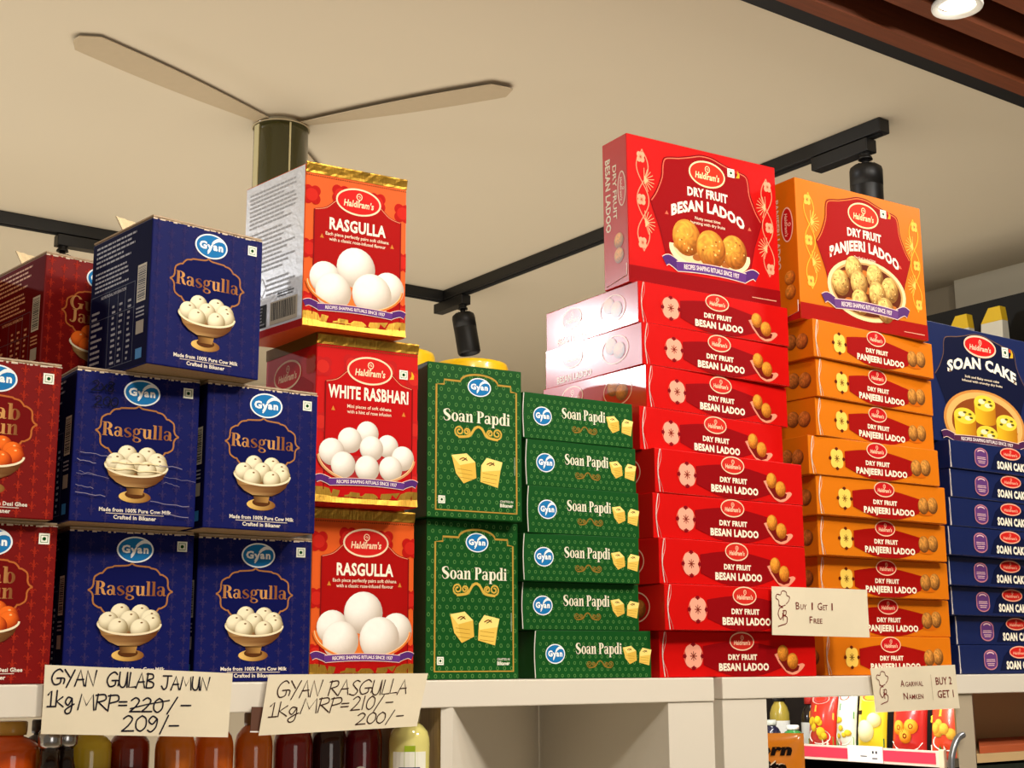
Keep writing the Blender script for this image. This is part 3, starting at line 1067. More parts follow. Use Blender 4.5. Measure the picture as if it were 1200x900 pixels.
def art_cake_large(W, H):
    a = Art()
    P = ladoo_panel(W, H, .50 * W, .56 * H, .455 * W, .44 * H)
    a.poly(P, (16, 20, 48), 1)
    a.line(P[:-4], .005 * W, (112, 84, 70), 2)
    red_oval_logo(a, .50 * W, .865 * H, .155 * W, .088 * H, 5, (206, 30, 28), (244, 200, 170))
    veg_mark(a, .755 * W, .860 * H, .065 * W, 5, True)
    a.text('SOAN CAKE', .165 * W, .85 * W, .665 * H, .098 * H, (248, 240, 220), 5, bold=.045, warp=lambda p: (p[0], p[1] - .075 * H * ((p[0] - .505 * W) / (.34 * W)) ** 2))
    a.text('Soft and flaky sweet cake', .33 * W, .67 * W, .575 * H, .020 * H, CREAM, 5, bold=.015)
    a.text('infused with crunchy dry fruits', .30 * W, .70 * W, .540 * H, .020 * H, CREAM, 5, bold=.015)
    for x in (.19, .83):
        a.poly([(x * W - .015 * W, .60 * H), (x * W + .015 * W, .60 * H), (x * W, .63 * H)], (120, 90, 60), 5)
    a.ellipse(.50 * W, .20 * H, .40 * W, .285 * H, (206, 138, 66), 5, 44)
    a.ellipse(.50 * W, .20 * H, .375 * W, .265 * H, (232, 176, 100), 6, 44)
    a.ellipse(.50 * W, .19 * H, .325 * W, .225 * H, (140, 70, 26), 7, 44)
    for dx, dy, cc in ((-.25, -.1, (214, 170, 90)), (-.16, -.14, (190, 80, 30)), (.18, -.12, (200, 90, 34)), (.27, -.08, (186, 96, 40)), (.1, -.15, (210, 160, 80)), (.3, .0, (220, 180, 110))):
        a.ellipse(.5 * W + dx * W, .19 * H + dy * H, .045 * W, .035 * H, cc, 8, 14)
    L = 9
    for bx, by in ((.505, .375), (.30, .24), (.71, .235), (.505, .115)):
        x, y, r = bx * W, by * H, .105 * W
        a.poly([(x - r, y), (x + r, y), (x + r * .96, y - .155 * H)] + ell(x, y - .155 * H, r * .96, .035 * H, 12, 0, -180)[1:-1] + [(x - r * .96, y - .155 * H)],
               lambda p: mix((238, 190, 40), (178, 104, 18), min(1, max(0, (p[0] - x) / r * .5 + .4))), L)
        a.ellipse(x, y, r, .068 * H, (246, 208, 62), L + 1, 26)
        a.ellipse(x - .03 * W, y + .012 * H, .033 * W, .022 * H, (248, 226, 180), L + 2, 12)
        a.ellipse(x + .03 * W, y - .016 * H, .034 * W, .020 * H, (248, 226, 180), L + 2, 12)
        for dx, dy in ((.05, .02), (-.055, -.02), (.0, .03), (.06, -.01)):
            a.ellipse(x + dx * W, y + dy * H, .018 * W, .010 * H, (92, 84, 26), L + 3, 8)
        L += 4
    purple_ribbon(a, W, .035 * H, .055 * H, L, .07, .93, .5, col=(84, 40, 66))
    return a


def art_cake_flat(W, H):
    a = Art()
    a.poly([(.33 * W, .12 * H), (.37 * W, .62 * H), (.42 * W, .86 * H), (.58 * W, .86 * H), (.66 * W, .62 * H), (.70 * W, .12 * H)], (16, 22, 54), 1)
    red_oval_logo(a, .505 * W, .76 * H, .085 * W, .20 * H, 5, (206, 34, 28), (240, 170, 140))
    a.text('SOAN CAKE', .385 * W, .64 * W, .16 * H, .29 * H, (246, 236, 214), 5, bold=.05)
    # violet pill badge
    pill = ell(.255 * W, .62 * H, .052 * W, .20 * H, 12, 0, 180) + ell(.255 * W, .36 * H, .052 * W, .20 * H, 12, 180, 360)
    a.poly(pill, (98, 58, 116), 3)
    a.line(pill, .006 * W, (190, 120, 130), 4, True)
    for yv, hw in ((.50, .034), (.44, .036), (.36, .030), (.30, .026)):
        a.lines_of_print((.255 - hw) * W, (.255 + hw) * W, (yv - .03) * H, (yv + .03) * H, 1, (232, 190, 190), 5, 5, 0)
    a.line(ell(.255 * W, .66 * H, .03 * W, .09 * H, 8, 20, 160), .006 * W, (232, 190, 190), 5)
    for x in (.80, .90):
        a.ball(x * W, .45 * H, .04 * W, (178, 104, 18), (246, 208, 62), 4, ry=.22 * H)
    return a


# ------------------------------------------------------------------ carton builders (meshes are shared between copies)
_CACHE = {}


def prism_body(W, D, H, lean, main, side, top=None, bev=0.0012, sag=0.0):
    """carton body: front at y=0, lean = sideways shift of the back (a squashed carton)"""
    bm = bmesh.new()
    n = 6
    f0 = [(0, 0), (W, 0), (W + lean, D), (lean, D)]
    vs = [bm.verts.new((x, y, 0)) for x, y in f0] + [bm.verts.new((x, y, H)) for x, y in f0]
    idx = ((3, 2, 1, 0), (4, 5, 6, 7), (0, 1, 5, 4), (1, 2, 6, 5), (2, 3, 7, 6), (3, 0, 4, 7))
    mats = [main, side, top or main]
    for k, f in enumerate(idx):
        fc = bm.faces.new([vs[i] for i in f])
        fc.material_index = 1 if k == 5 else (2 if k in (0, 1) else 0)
    bmesh.ops.bevel(bm, geom=list(bm.edges), offset=bev, segments=2, affect='EDGES', profile=0.5)
    for f in bm.faces:
        f.smooth = False
    return mesh_from(bm, 'carton_body', mats)


def cache(key, fn):
    if key not in _CACHE:
        _CACHE[key] = fn()
    return _CACHE[key]


def side_frame(D, lean):
    d = Vector((lean, D, 0)).normalized()
    # seen from the left: artwork x runs from the back edge to the front edge
    return Vector((lean, D, 0)), -d, Vector((-d.y, d.x, 0))


CAT = 'sweet box'


def footed_bowl_box(x, y, z, rz, label, group, kind='blue', open_lid=False, worn=False):
    W, D, H = .1193, .124, .1436
    t = thing('corrugated_sweet_box', label, CAT, (x, y, z), rz, group)
    bd = BOARD[kind]
    sd = mat('blue_side_board', (13, 12, 50), .75, noise=.1, spec=.03) if kind == 'blue' else mat('maroon_side_board', (104, 10, 9), .75, noise=.1, spec=.03)  # darker matt copies of the boards, offsetting spotlight glare on the left sides
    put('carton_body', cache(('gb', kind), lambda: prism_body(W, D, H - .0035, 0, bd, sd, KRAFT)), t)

    def lid():
        bm = bmesh.new()
        rnd = random.Random(3)
        # two closed corrugated lid flaps: wavy kraft edges between thin paper skins
        for (z0, z1, in_, mi) in ((H - .0035, H - .0022, .0012, 0), (H - .0022, H - .0006, .0004, 1)):
            nseg = 40
            prev = None
            for k in range(nseg + 1):
                u = in_ + (W - 2 * in_) * k / nseg
                wob = rnd.uniform(0, .0008)
                a_ = [bm.verts.new((u, in_ + wob, z0)), bm.verts.new((u, in_ + wob, z1)), bm.verts.new((u, D - in_, z1)), bm.verts.new((u, D - in_, z0))]
                if prev:
                    for i in range(4):
                        f = bm.faces.new((prev[i], prev[(i + 1) % 4], a_[(i + 1) % 4], a_[i]))
                        f.material_index = mi
                else:
                    bm.faces.new(a_)
                prev = a_
            bm.faces.new(prev[::-1])
        bmesh.ops.recalc_face_normals(bm, faces=bm.faces)
        return mesh_from(bm, 'lid_flap', [KRAFT, mat('worn_fold', (182, 158, 130), .8, noise=.3, nscale=300)])
    put('lid_flap', cache(('glid', kind), lid), t)
    fp = cache(('gf', kind), lambda: art_footed_bowl_front(W, H - .0035, kind).mesh('front_print', (0, 0, 0), (1, 0, 0), (0, 0, 1), (0, -1, 0)))
    put('front_print', fp, t)
    o, ux, n = side_frame(D, 0)
    sp = cache(('gs', kind), lambda: art_footed_bowl_side(D, H - .0035, kind).mesh('side_print', o, ux, (0, 0, 1), n))
    put('side_print', sp, t)
    if open_lid:
        def flap():
            bm = bmesh.new()
            # raised corrugated flap leaning up from the back left of the lid
            nn = 26
            rows = []
            for k in range(nn + 1):
                u = k / nn
                xx = .004 + u * (W - .008)
                yy = D * .55
                hgt = .017 * (1 - u * .75)
                wv = .0007 * (1 if k % 2 else -1)
                rows.append([bm.verts.new((xx, yy + wv, H - .0006)), bm.verts.new((xx - .004 * (1 - u), yy + .010 + wv, H + hgt)),
                             bm.verts.new((xx - .004 * (1 - u), yy + .0125 + wv, H + hgt)), bm.verts.new((xx, yy + .0025 + wv, H - .0006))])
            for r0, r1 in zip(rows, rows[1:]):
                for i in range(4):
                    bm.faces.new((r0[i], r1[i], r1[(i + 1) % 4], r0[(i + 1) % 4]))
            bm.faces.new(rows[0])
            bm.faces.new(rows[-1][::-1])
            bmesh.ops.recalc_face_normals(bm, faces=bm.faces)
            return mesh_from(bm, 'raised_flap', mat('pale_corrugated_board', (226, 204, 162), .8, noise=.15, nscale=300))
        f = put('raised_flap', cache('gflap', flap), t)
        f['label'] = 'cream corrugated flap standing up'
    if worn:
        a = Art()
        rnd = random.Random(11)
        for k in range(11):
            yv = rnd.uniform(.06, .50) * H if k > 3 else rnd.uniform(.28, .36) * H
            x0 = rnd.choice((0.03, .05, .1, .62, .72, .25)) * W
            x1 = x0 + rnd.uniform(.12, .32) * W
            pts = []
            for i in range(7):
                pts.append((x0 + (x1 - x0) * i / 6, yv + rnd.uniform(-.006, .006) * H - .02 * H * i / 6))
            a.line([(min(p[0], .985 * W), p[1]) for p in pts], rnd.uniform(.002, .006) * W, (128, 120, 142), 40)
        for yv, xa, xb in ((.395, .30, .68), (.345, .27, .72)):
            pts = [(W * (xa + (xb - xa) * i / 9), H * (yv + rnd.uniform(-.008, .008))) for i in range(10)]
            a.line(pts, .008 * W, (248, 226, 176), 40)
        put('crease_marks', a.mesh('crease_marks', (0, 0, 0), (1, 0, 0), (0, 0, 1), (0, -1, 0)), t)
        b = Art()
        hand(b, '2x8', .11 * W, .30 * W, .845 * H, .065 * H, (8, 9, 22), 41, .008 * W)
        hand(b, '200', .14 * W, .33 * W, .750 * H, .060 * H, (8, 9, 22), 41, .008 * W)
        put('marker_note', b.mesh('marker_note', (0, 0, 0), (1, 0, 0), (0, 0, 1), (0, -1, 0), INK_MATT), t)
    return t


def tall_sweet_box(x, y, z, rz, label, group, kind='orange_red', lean=0.0, flap=False):
    W, D, H = .1163, .110, .1762
    t = thing('tall_sweet_box', label, CAT, (x, y, z), rz, group)
    rose = kind == 'rose_red'
    key = (kind, round(lean, 4))
    put('carton_body', cache(('rb',) + key, lambda: prism_body(W, D, H - .002, lean, BOARD[kind], BOARD['rose_red' if rose else 'silver'], BOARD[kind])), t)
    put('front_print', cache(('rf', kind), lambda: art_tall_sweet_front(W, H, 'rose' if rose else 'orange').mesh('front_print', (0, 0, 0), (1, 0, 0), (0, 0, 1), (0, -1, 0), INK)), t)
    o, ux, n = side_frame(D, lean)
    DL = math.hypot(D, lean)
    put('side_print', cache(('rs',) + key, lambda: (art_rose_side(DL, H) if rose else art_silver_side(DL, H)).mesh('side_print', o, ux, (0, 0, 1), n, INK)), t)

    def band():
        bm = bmesh.new()
        # wrinkled foil band at the top of the front, with a rolled lip, and a band along the bottom
        nx = 30
        rnd = random.Random(8)
        prof = [(-.0006, H * .935), (-.0009, H * .95), (-.0018, H * .97), (-.0026, H * .988), (-.0022, H - .0006), (.0030, H - .0004)]
        rows = []
        for k in range(nx + 1):
            u = W * k / nx
            rows.append([bm.verts.new((u, yv + rnd.uniform(-.0003, .0003), zv)) for yv, zv in prof])
        for a_, b_ in zip(rows, rows[1:]):
            for i in range(len(prof) - 1):
                f = bm.faces.new((a_[i], b_[i], b_[i + 1], a_[i + 1]))
        return mesh_from(bm, 'gold_band', FOIL)
    put('gold_band', cache('rband', band), t)['label'] = 'crinkled gold foil band'

    def foot():
        bm = bmesh.new()
        nx = 24
        rnd = random.Random(9)
        hgt = .105
        rows = []
        for k in range(nx + 1):
            u = W * k / nx
            # upper edge follows the wave of the ribbon
            q = abs(k / nx - .5) * 2
            top = H * hgt * (1.0 - .35 * (1 - q * q)) if q < .8 else H * hgt * .9
            rows.append([bm.verts.new((u, -.0005 + rnd.uniform(-.0002, .0002) - .0012 * (j == 0), zv)) for j, zv in enumerate((.001, top * .5, top))])
        for a_, b_ in zip(rows, rows[1:]):
            for i in range(2):
                bm.faces.new((a_[i], b_[i], b_[i + 1], a_[i + 1]))
        return mesh_from(bm, 'gold_base_strip', FOIL)
    put('gold_base_strip', cache(('rfoot', kind), foot), t)
    if flap:
        bm = bmesh.new()
        vs = [bm.verts.new(p) for p in ((W * .42, .004, H - .0004), (W * 1.0, .004, H - .0004), (W * 1.16, .045, H + .0045), (W * .95, .06, H + .006), (W * .55, .045, H + .0075))]
        f = bm.faces.new(vs)
        ex = bmesh.ops.extrude_face_region(bm, geom=[f])
        bmesh.ops.translate(bm, verts=[v for v in ex['geom'] if isinstance(v, bmesh.types.BMVert)], vec=(0, 0, .0008))
        bmesh.ops.recalc_face_normals(bm, faces=bm.faces)
        put('loose_top_flap', mesh_from(bm, 'loose_top_flap', mat('flap_board', (150, 108, 50), .45, .4, noise=.3, nscale=150)), t)['label'] = 'loose golden brown top flap'
    return t


def end_plate(W, H, mt, inset=.010, bulge=.0016, cut=.006):
    """tucked front panel with a slanting left edge and white cut board edge"""
    bm = bmesh.new()
    e = .0007
    nseg = 10
    left = []
    for k in range(nseg + 1):
        v = k / nseg
        left.append((inset * (1 - .55 * math.sin(math.pi * min(1, v * 1.15)) ** 2 * (1 if v < .87 else .5)) - cut * .35 * v, .0010 + (H - .0020) * v))
    L = [(p[0], p[1]) for p in left]
    Rr = [(W - .0008, .001), (W - .0008, H - .001)]
    outer = [bm.verts.new((p[0], -e - bulge * math.sin(math.pi * i / nseg) * .3, p[1])) for i, p in enumerate(L)]
    inner = [bm.verts.new((p[0], -.00002, p[1])) for p in L]
    orr = [bm.verts.new((W - .0008, -e, p[1])) for p in L]
    ir = [bm.verts.new((W - .0008, -.00002, p[1])) for p in L]
    omid = [bm.verts.new((W * .12, -e, p[1])) for p in L]
    for i in range(nseg):
        f = bm.faces.new((outer[i], omid[i], omid[i + 1], outer[i + 1])); f.material_index = 0
        f = bm.faces.new((omid[i], orr[i], orr[i + 1], omid[i + 1])); f.material_index = 0
        f = bm.faces.new((inner[i], outer[i], outer[i + 1], inner[i + 1])); f.material_index = 1
        f = bm.faces.new((orr[i], ir[i], ir[i + 1], orr[i + 1])); f.material_index = 1
    f = bm.faces.new((outer[-1], omid[-1], orr[-1], ir[-1], inner[-1])); f.material_index = 1
    f = bm.faces.new((inner[0], ir[0], orr[0], omid[0], outer[0])); f.material_index = 1
    bmesh.ops.recalc_face_normals(bm, faces=bm.faces)
    return mesh_from(bm, 'front_panel', [mt, WHITE_EDGE])


def white_edge_line(H, x, dx, wd=.0009):
    """pale cut edge of the folded dust flap, a thin bowed board strip"""
    bm = bmesh.new()
    n = 10
    rows = []
    for k in range(n + 1):
        v = k / n
        xx = x + dx * (math.sin(math.pi * v) * .7 + .6 * max(0, .25 - v))
        zz = .001 + (H - .002) * v
        rows.append([bm.verts.new(p) for p in ((xx, -.0011, zz), (xx + wd, -.0013, zz), (xx + wd, -.0002, zz), (xx, -.0002, zz))])
    for a_, b_ in zip(rows, rows[1:]):
        for i in range(4):
            bm.faces.new((a_[i], a_[(i + 1) % 4], b_[(i + 1) % 4], b_[i]))
    bm.faces.new(rows[0][::-1])
    bm.faces.new(rows[-1])
    bmesh.ops.recalc_face_normals(bm, faces=bm.faces)
    return mesh_from(bm, 'flap_edge', WHITE_EDGE)


def flat_ladoo_box(x, y, z, rz, label, group, kind):
    red = kind == 'red'
    W, D, H = (.2561, .200, .05375) if red else (.2566, .195, .0518)
    t = thing('flat_sweet_box', label, CAT, (x, y, z), rz, group)
    bd = BOARD[kind]

    def body():
        return prism_body(W, D, H, 0, BOARD['red_front'] if red else bd, bd, bd, .0009)
    put('carton_body', cache(('lb', kind), body), t)
    fp = put('front_panel', cache(('lp', kind), lambda: end_plate(W, H, BOARD['red_front'] if red else bd, .012)), t)
    put('front_print', cache(('lf', kind), lambda: art_ladoo_flat(W, H, kind).mesh('front_print', (0, -.0008, 0), (1, 0, 0), (0, 0, 1), (0, -1, 0), INK)), fp)
    put('flap_edge', cache(('le', kind), lambda: white_edge_line(H, .0075, -.0055, .0006)), t)['label'] = 'pale cut edge of the tucked flap'
    o, ux, n = side_frame(D, 0)
    put('side_print', cache(('ls', kind), lambda: art_ladoo_flat_side(D, H, kind).mesh('side_print', o, ux, (0, 0, 1), n, INK_SIDE)), t)
    return t


def large_ladoo_box(x, y, z, rz, label, kind):
    red = kind == 'red'
    W, D, H = (.2507, .054, .1978) if red else (.2509, .044, .1982)
    t = thing('upright_sweet_box', label, CAT, (x, y, z), rz)
    bd = BOARD[kind]
    put('carton_body', prism_body(W, D, H, 0, BOARD['red_front'] if red else bd, bd, bd, .0010), t)
    put('front_print', art_ladoo_large(W, H, kind).mesh('front_print', (0, 0, 0), (1, 0, 0), (0, 0, 1), (0, -1, 0), INK), t)
    o, ux, n = side_frame(D, 0)
    put('side_print', art_ladoo_large_side(D, H, kind).mesh('side_print', o, ux, (0, 0, 1), n, INK_SIDE), t)
    # tucked end tab low on the narrow side, white board edge showing
    bm = bmesh.new()
    for (y0, y1, z0, z1) in ((.10, .92, .004, .020),):
        vs = [(-.0012, D * (1 - y0), z0), (-.0012, D * (1 - y1), z0 + .006), (-.0012, D * (1 - y1), z1 + .006), (-.0012, D * (1 - y0), z1 - .006)]
        a_ = [bm.verts.new(p) for p in vs]
        b_ = [bm.verts.new((p[0] + .0011, p[1], p[2])) for p in vs]
        f = bm.faces.new(a_); f.material_index = 0
        for i in range(4):
            f = bm.faces.new((a_[i], b_[i], b_[(i + 1) % 4], a_[(i + 1) % 4])); f.material_index = 1
    bmesh.ops.recalc_face_normals(bm, faces=bm.faces)
    put('side_tab', mesh_from(bm, 'side_tab', [bd, WHITE_EDGE]), t)
    return t


def green_upright_box(x, y, z, rz, label, group):
    W, D, H = .1188, .054, .1701
    t = thing('green_upright_box', label, CAT, (x, y, z), rz, group)
    put('carton_body', cache('sb', lambda: prism_body(W, D, H, 0, BOARD['green'], mat('dark_green_side', (34, 62, 34), .5, noise=.1), BOARD['green'], .0009)), t)
    put('front_print', cache('sf', lambda: art_green_upright(W, H).mesh('front_print', (0, 0, 0), (1, 0, 0), (0, 0, 1), (0, -1, 0), INK)), t)
    return t


def green_flat_box(x, y, z, rz, label, group):
    W, D, H = .1545, .082, .0533
    t = thing('green_flat_box', label, CAT, (x, y, z), rz, group)
    put('carton_body', cache('fb', lambda: prism_body(W, D, H, 0, BOARD['green'], BOARD['green'], BOARD['green'], .0008)), t)
    put('front_print', cache('ff', lambda: art_green_flat(W, H).mesh('front_print', (0, 0, 0), (1, 0, 0), (0, 0, 1), (0, -1, 0), INK)), t)
    put('flap_edge', cache('fe', lambda: white_edge_line(H, -.0004, -.0022, .0007)), t)['label'] = 'pale cut edge of the tucked flap'
    return t


def flat_cake_box(x, y, z, rz, label, group):
    W, D, H = .2875, .18, .0415
    t = thing('flat_sweet_box', label, CAT, (x, y, z), rz, group)
    put('carton_body', cache('kb', lambda: prism_body(W, D, H, 0, BOARD['navy'], BOARD['navy'], BOARD['navy'], .0008)), t)
    fp = put('front_panel', cache('kp', lambda: end_plate(W, H, BOARD['navy'], .004)), t)
    put('front_print', cache('kf', lambda: art_cake_flat(W, H).mesh('front_print', (0, -.0008, 0), (1, 0, 0), (0, 0, 1), (0, -1, 0), INK)), fp)
    put('flap_edge', cache('ke', lambda: white_edge_line(H, .0005, .0012, .0006)), t)['label'] = 'pale cut edge of the tucked flap'
    return t


# ------------------------------------------------------------------ handwriting
HAND = {
    'G': (.72, [[(.60, .85), (.42, 1.0), (.14, .78), (.02, .38), (.18, .02), (.48, .12), (.52, .42)], [(.30, .42), (.70, .42), (.68, .1)]], True),
    'Y': (.58, [[(0, 1), (.28, .55)], [(.55, 1), (.12, -.12)]], False),
    'A': (.60, [[(0, -.05), (.30, 1), (.52, 0)], [(.10, .36), (.48, .40)]], False),
    'N': (.64, [[(0, 0), (.08, 1), (.44, .02), (.58, 1.02)]], False),
    'U': (.58, [[(.03, 1), (.02, .3), (.16, .0), (.38, .12), (.48, 1)], [(.48, 1), (.50, 0)]], True),
    'L': (.46, [[(.08, 1), (.02, 0), (.42, .04)]], False),
    'B': (.52, [[(.02, 0), (.08, 1)], [(.02, .96), (.36, .95), (.40, .68), (.08, .52), (.44, .36), (.40, .06), (.02, .0)]], True),
    'J': (.66, [[(.12, 1), (.66, 1.02)], [(.42, 1), (.38, .2), (.2, -.02), (.04, .22)]], True),
    'M': (.78, [[(0, 0), (.15, 1), (.38, .28), (.66, 1), (.72, 0)]], False),
    'R': (.56, [[(.02, 0), (.10, 1)], [(.0, .92), (.40, .98), (.44, .66), (.10, .48)], [(.12, .5), (.52, 0)]], True),
    'P': (.54, [[(.02, -.05), (.10, 1)], [(.0, .92), (.42, .98), (.46, .64), (.10, .46)]], True),
    'S': (.50, [[(.46, .92), (.28, 1.0), (.10, .78), (.24, .54), (.42, .28), (.26, .0), (.0, .08)]], True),
    'k': (.50, [[(.06, 1), (.02, 0)], [(.38, .62), (.06, .32), (.42, 0)]], False),
    'K': (.50, [[(.06, 1), (.02, 0)], [(.42, .72), (.06, .36), (.44, 0)]], False),
    'g': (.52, [[(.40, .55), (.18, .62), (.04, .32), (.20, .12), (.40, .5), (.36, -.25), (.14, -.42), (.04, -.22), (.30, .05), (.52, .2)]], True),
    '1': (.46, [[(.04, .74), (.22, 1), (.20, .02)], [(.02, 0), (.42, .02)]], False),
    'I': (.28, [[(.12, 1), (.08, 0)]], False),
    '2': (.58, [[(.05, .80), (.26, 1), (.44, .80), (.28, .38), (.0, .0)], [(0, 0), (.52, .03)]], True),
    '0': (.54, [[(.28, 1), (.06, .7), (.04, .22), (.24, 0), (.46, .3), (.46, .8), (.28, 1)]], True),
    '8': (.50, [[(.4, .85), (.2, 1), (.06, .8), (.36, .35), (.2, 0), (.04, .25), (.42, .85)]], True),
    'x': (.40, [[(0, 0), (.36, .7)], [(.02, .7), (.34, .0)]], False),
    '9': (.50, [[(.42, .82), (.22, 1), (.05, .70), (.22, .48), (.42, .82), (.38, .3), (.18, -.02), (.02, .08)]], True),
    '/': (.46, [[(.0, -.12), (.36, 1.05)]], False),
    '-': (.50, [[(.06, .44), (.42, .46)]], False),
    '=': (.48, [[(.02, .56), (.40, .58)], [(.0, .32), (.40, .34)]], False),
    ' ': (.50, [], False),
}


def hand(a, s, x0, x1, y, h, col, L, wd):
    adv = sum(HAND[ch][0] for ch in s)
    sx = (x1 - x0) / adv
    x = x0
    rnd = random.Random(len(s))
    for ch in s:
        ad, st, sm = HAND[ch]
        dy = rnd.uniform(-.04, .04) * h
        for poly in st:
            pts = [(x + p[0] * sx, y + dy + p[1] * h) for p in poly]
            if sm and len(pts) > 2:
                pts = smooth_pts(pts, 5)
            a.quads(strip_quads(pts, wd), col, L)
            for e_ in (pts[0], pts[-1]):
                a.ellipse(e_[0], e_[1], wd * .5, wd * .5, col, L, 8)
        x += ad * sx
    return x


# ------------------------------------------------------------------ the room
ZC = 2.75
box_obj('floor', -2.6, -3.2, -.05, 4.6, 4.4, 0, mat('floor_tile', (196, 182, 156), .35, noise=.08, nscale=3), kind='structure')
box_obj('ceiling', -2.6, .475, ZC, 4.6, 4.4, ZC + .06, CEIL, kind='structure')
box_obj('wall_back', -2.6, 4.3, 0, 4.6, 4.4, ZC, WALLM, kind='structure')
box_obj('wall_right', 4.2, -3.2, 0, 4.3, 4.3, ZC, WALLM, kind='structure')
# slatted timber ceiling nearer the aisle
box_obj('slat_ceiling', -2.6, -3.2, ZC + .05, 4.2, .475, ZC + .09, DARKWOOD, kind='structure')
bm = bmesh.new()
yy = .412
while yy > -3.1:
    bm_box(bm, -2.6, yy - .040, ZC - .03, 4.2, yy, ZC + .05)
    yy -= .116
put('trim_1', mesh_from(bm, 'trim_1', WOOD), kind='structure')
box_obj('trim_2', -2.6, .425, ZC - .012, 4.2, .475, ZC + .09, mat('black_edge_trim', (12, 11, 11), .6), kind='structure')
# bulkhead along the right wall
bm = bmesh.new()
bm_box(bm, 3.76, -3.2, 2.625, 4.2, 1.488, ZC)
bm_box(bm, 3.80, 1.4885, 2.60, 4.2, 4.3, ZC, 1)  # setback length of the bulkhead, in a darker tone
put('trim_3', mesh_from(bm, 'trim_3', [mat('bulkhead_paint', (186, 178, 158), .85, noise=.05, nscale=4), mat('bulkhead_end_dark', (150, 138, 116), .85, noise=.05)]), kind='structure')

# ------------------------------------------------------------------ track lights, fan, downlight
t = thing('light_track', 'black ceiling light track running along the back, left of the corner', 'light track', (2.47, 2.565, ZC))
bm = bmesh.new()
bm_box(bm, -4.6, -.018, -.034, .018, .018, -.0002, 0, .002)
put('rail', mesh_from(bm, 'rail', BLACK), t)
bm = bmesh.new()
bm_box(bm, -4.59, -.006, -.0365, -.0, .006, -.034)
put('contact_slot', mesh_from(bm, 'contact_slot', mat('slot_black', (5, 5, 5), .8)), t)
t = thing('light_track', 'black ceiling light track running from the corner towards the aisle at upper right', 'light track', (2.47, 2.545, ZC))
bm = bmesh.new()
bm_box(bm, -.018, -1.83, -.034, .018, .0, -.0002, 0, .002)
put('rail', mesh_from(bm, 'rail', BLACK), t)
bm = bmesh.new()
bm_box(bm, -.006, -1.82, -.0365, .006, 0, -.034)
put('contact_slot', mesh_from(bm, 'contact_slot', mat('slot_black', (5, 5, 5), .8)), t)


def spot(x, y, label, along='y', aim=(0, 0, -1), lit=0.0, color=(1, .95, .9), sgn=1):
    """track spotlight: gear box clipped to the track, stem, can"""
    t = thing('track_spotlight', label, 'spotlight', (x, y, ZC - .0366), 0 if along == 'y' else R(-90), 'spotlights clipped to the black ceiling tracks')
    bm = bmesh.new()
    bm_box(bm, -.018, -.02 if sgn > 0 else -.15, -.032, .018, .15 if sgn > 0 else .02, .0, 0, .002)
    put('gear_box', mesh_from(bm, 'gear_box', BLACK), t)
    bm = bmesh.new()
    bm_lathe(bm, [(.017, -.046), (.015, -.040), (.011, -.036), (.016, -.0318)], 20)
    bm_cyl(bm, (0, 0, -.062), (0, 0, -.045), .0085)
    put('stem', mesh_from(bm, 'stem', BLACK), t)
    aim = Matrix.Rotation(-(0 if along == 'y' else R(-90)), 3, 'Z') @ Vector(aim)
    q = Vector((0, 0, -1)).rotation_difference(aim.normalized()).to_euler()
    bm = bmesh.new()
    bm_lathe(bm, [(.028, .0), (.036, -.006), (.038, -.014), (.038, -.050)], 32, cap_top=True)
    bm_lathe(bm, [(.0375, -.050), (.0375, -.132), (.034, -.138), (.030, -.125)], 32, cap_top=False, cap_bottom=False)
    bm_lathe(bm, [(.029, -.124), (.0285, -.123)], 32)
    for k in range(16):
        an = 2 * math.pi * k / 16
        bm_box(bm, .024 * math.cos(an) - .0015, .024 * math.sin(an) - .0015, -.004, .024 * math.cos(an) + .0015, .024 * math.sin(an) + .0015, .0018)
    can = put('can', mesh_from(bm, 'can', BLACK), t, None, (0, 0, -.060), q)
    bm = bmesh.new()
    bm_lathe(bm, [(.0, -.1262), (.027, -.1262)], 24, cap_bottom=False, cap_top=False)
    put('lens', mesh_from(bm, 'lens', mat('lamp_glass_lit', (255, 250, 240), .2, emit=(255, 246, 232), estr=lit) if lit else mat('lamp_glass', (60, 60, 62), .15)), can)
    if lit:
        l = bpy.data.lights.new('spot_beam', 'SPOT')
        l.energy = lit
        l.color = color
        l.spot_size = R(110)
        l.spot_blend = .6
        l.shadow_soft_size = .03
        lo = bpy.data.objects.new('lamp', l)
        link(lo, can)
        lo.location = (0, 0, -.145)
    return t


spot(2.47, 2.455, 'black track spotlight hanging nearest the corner of the track', 'y', (.13, -.10, -1))
spot(2.47, .775, 'large black track spotlight at the aisle end of the track, behind the orange boxes', 'y', (.04, .05, -1))
spot(2.10, 2.565, 'black track spotlight half hidden behind the topmost orange sweet box', 'x', (.05, 0, -1))
spot(1.185, 2.565, 'black track spotlight above the open blue box at left', 'x', (0, .0, -1))

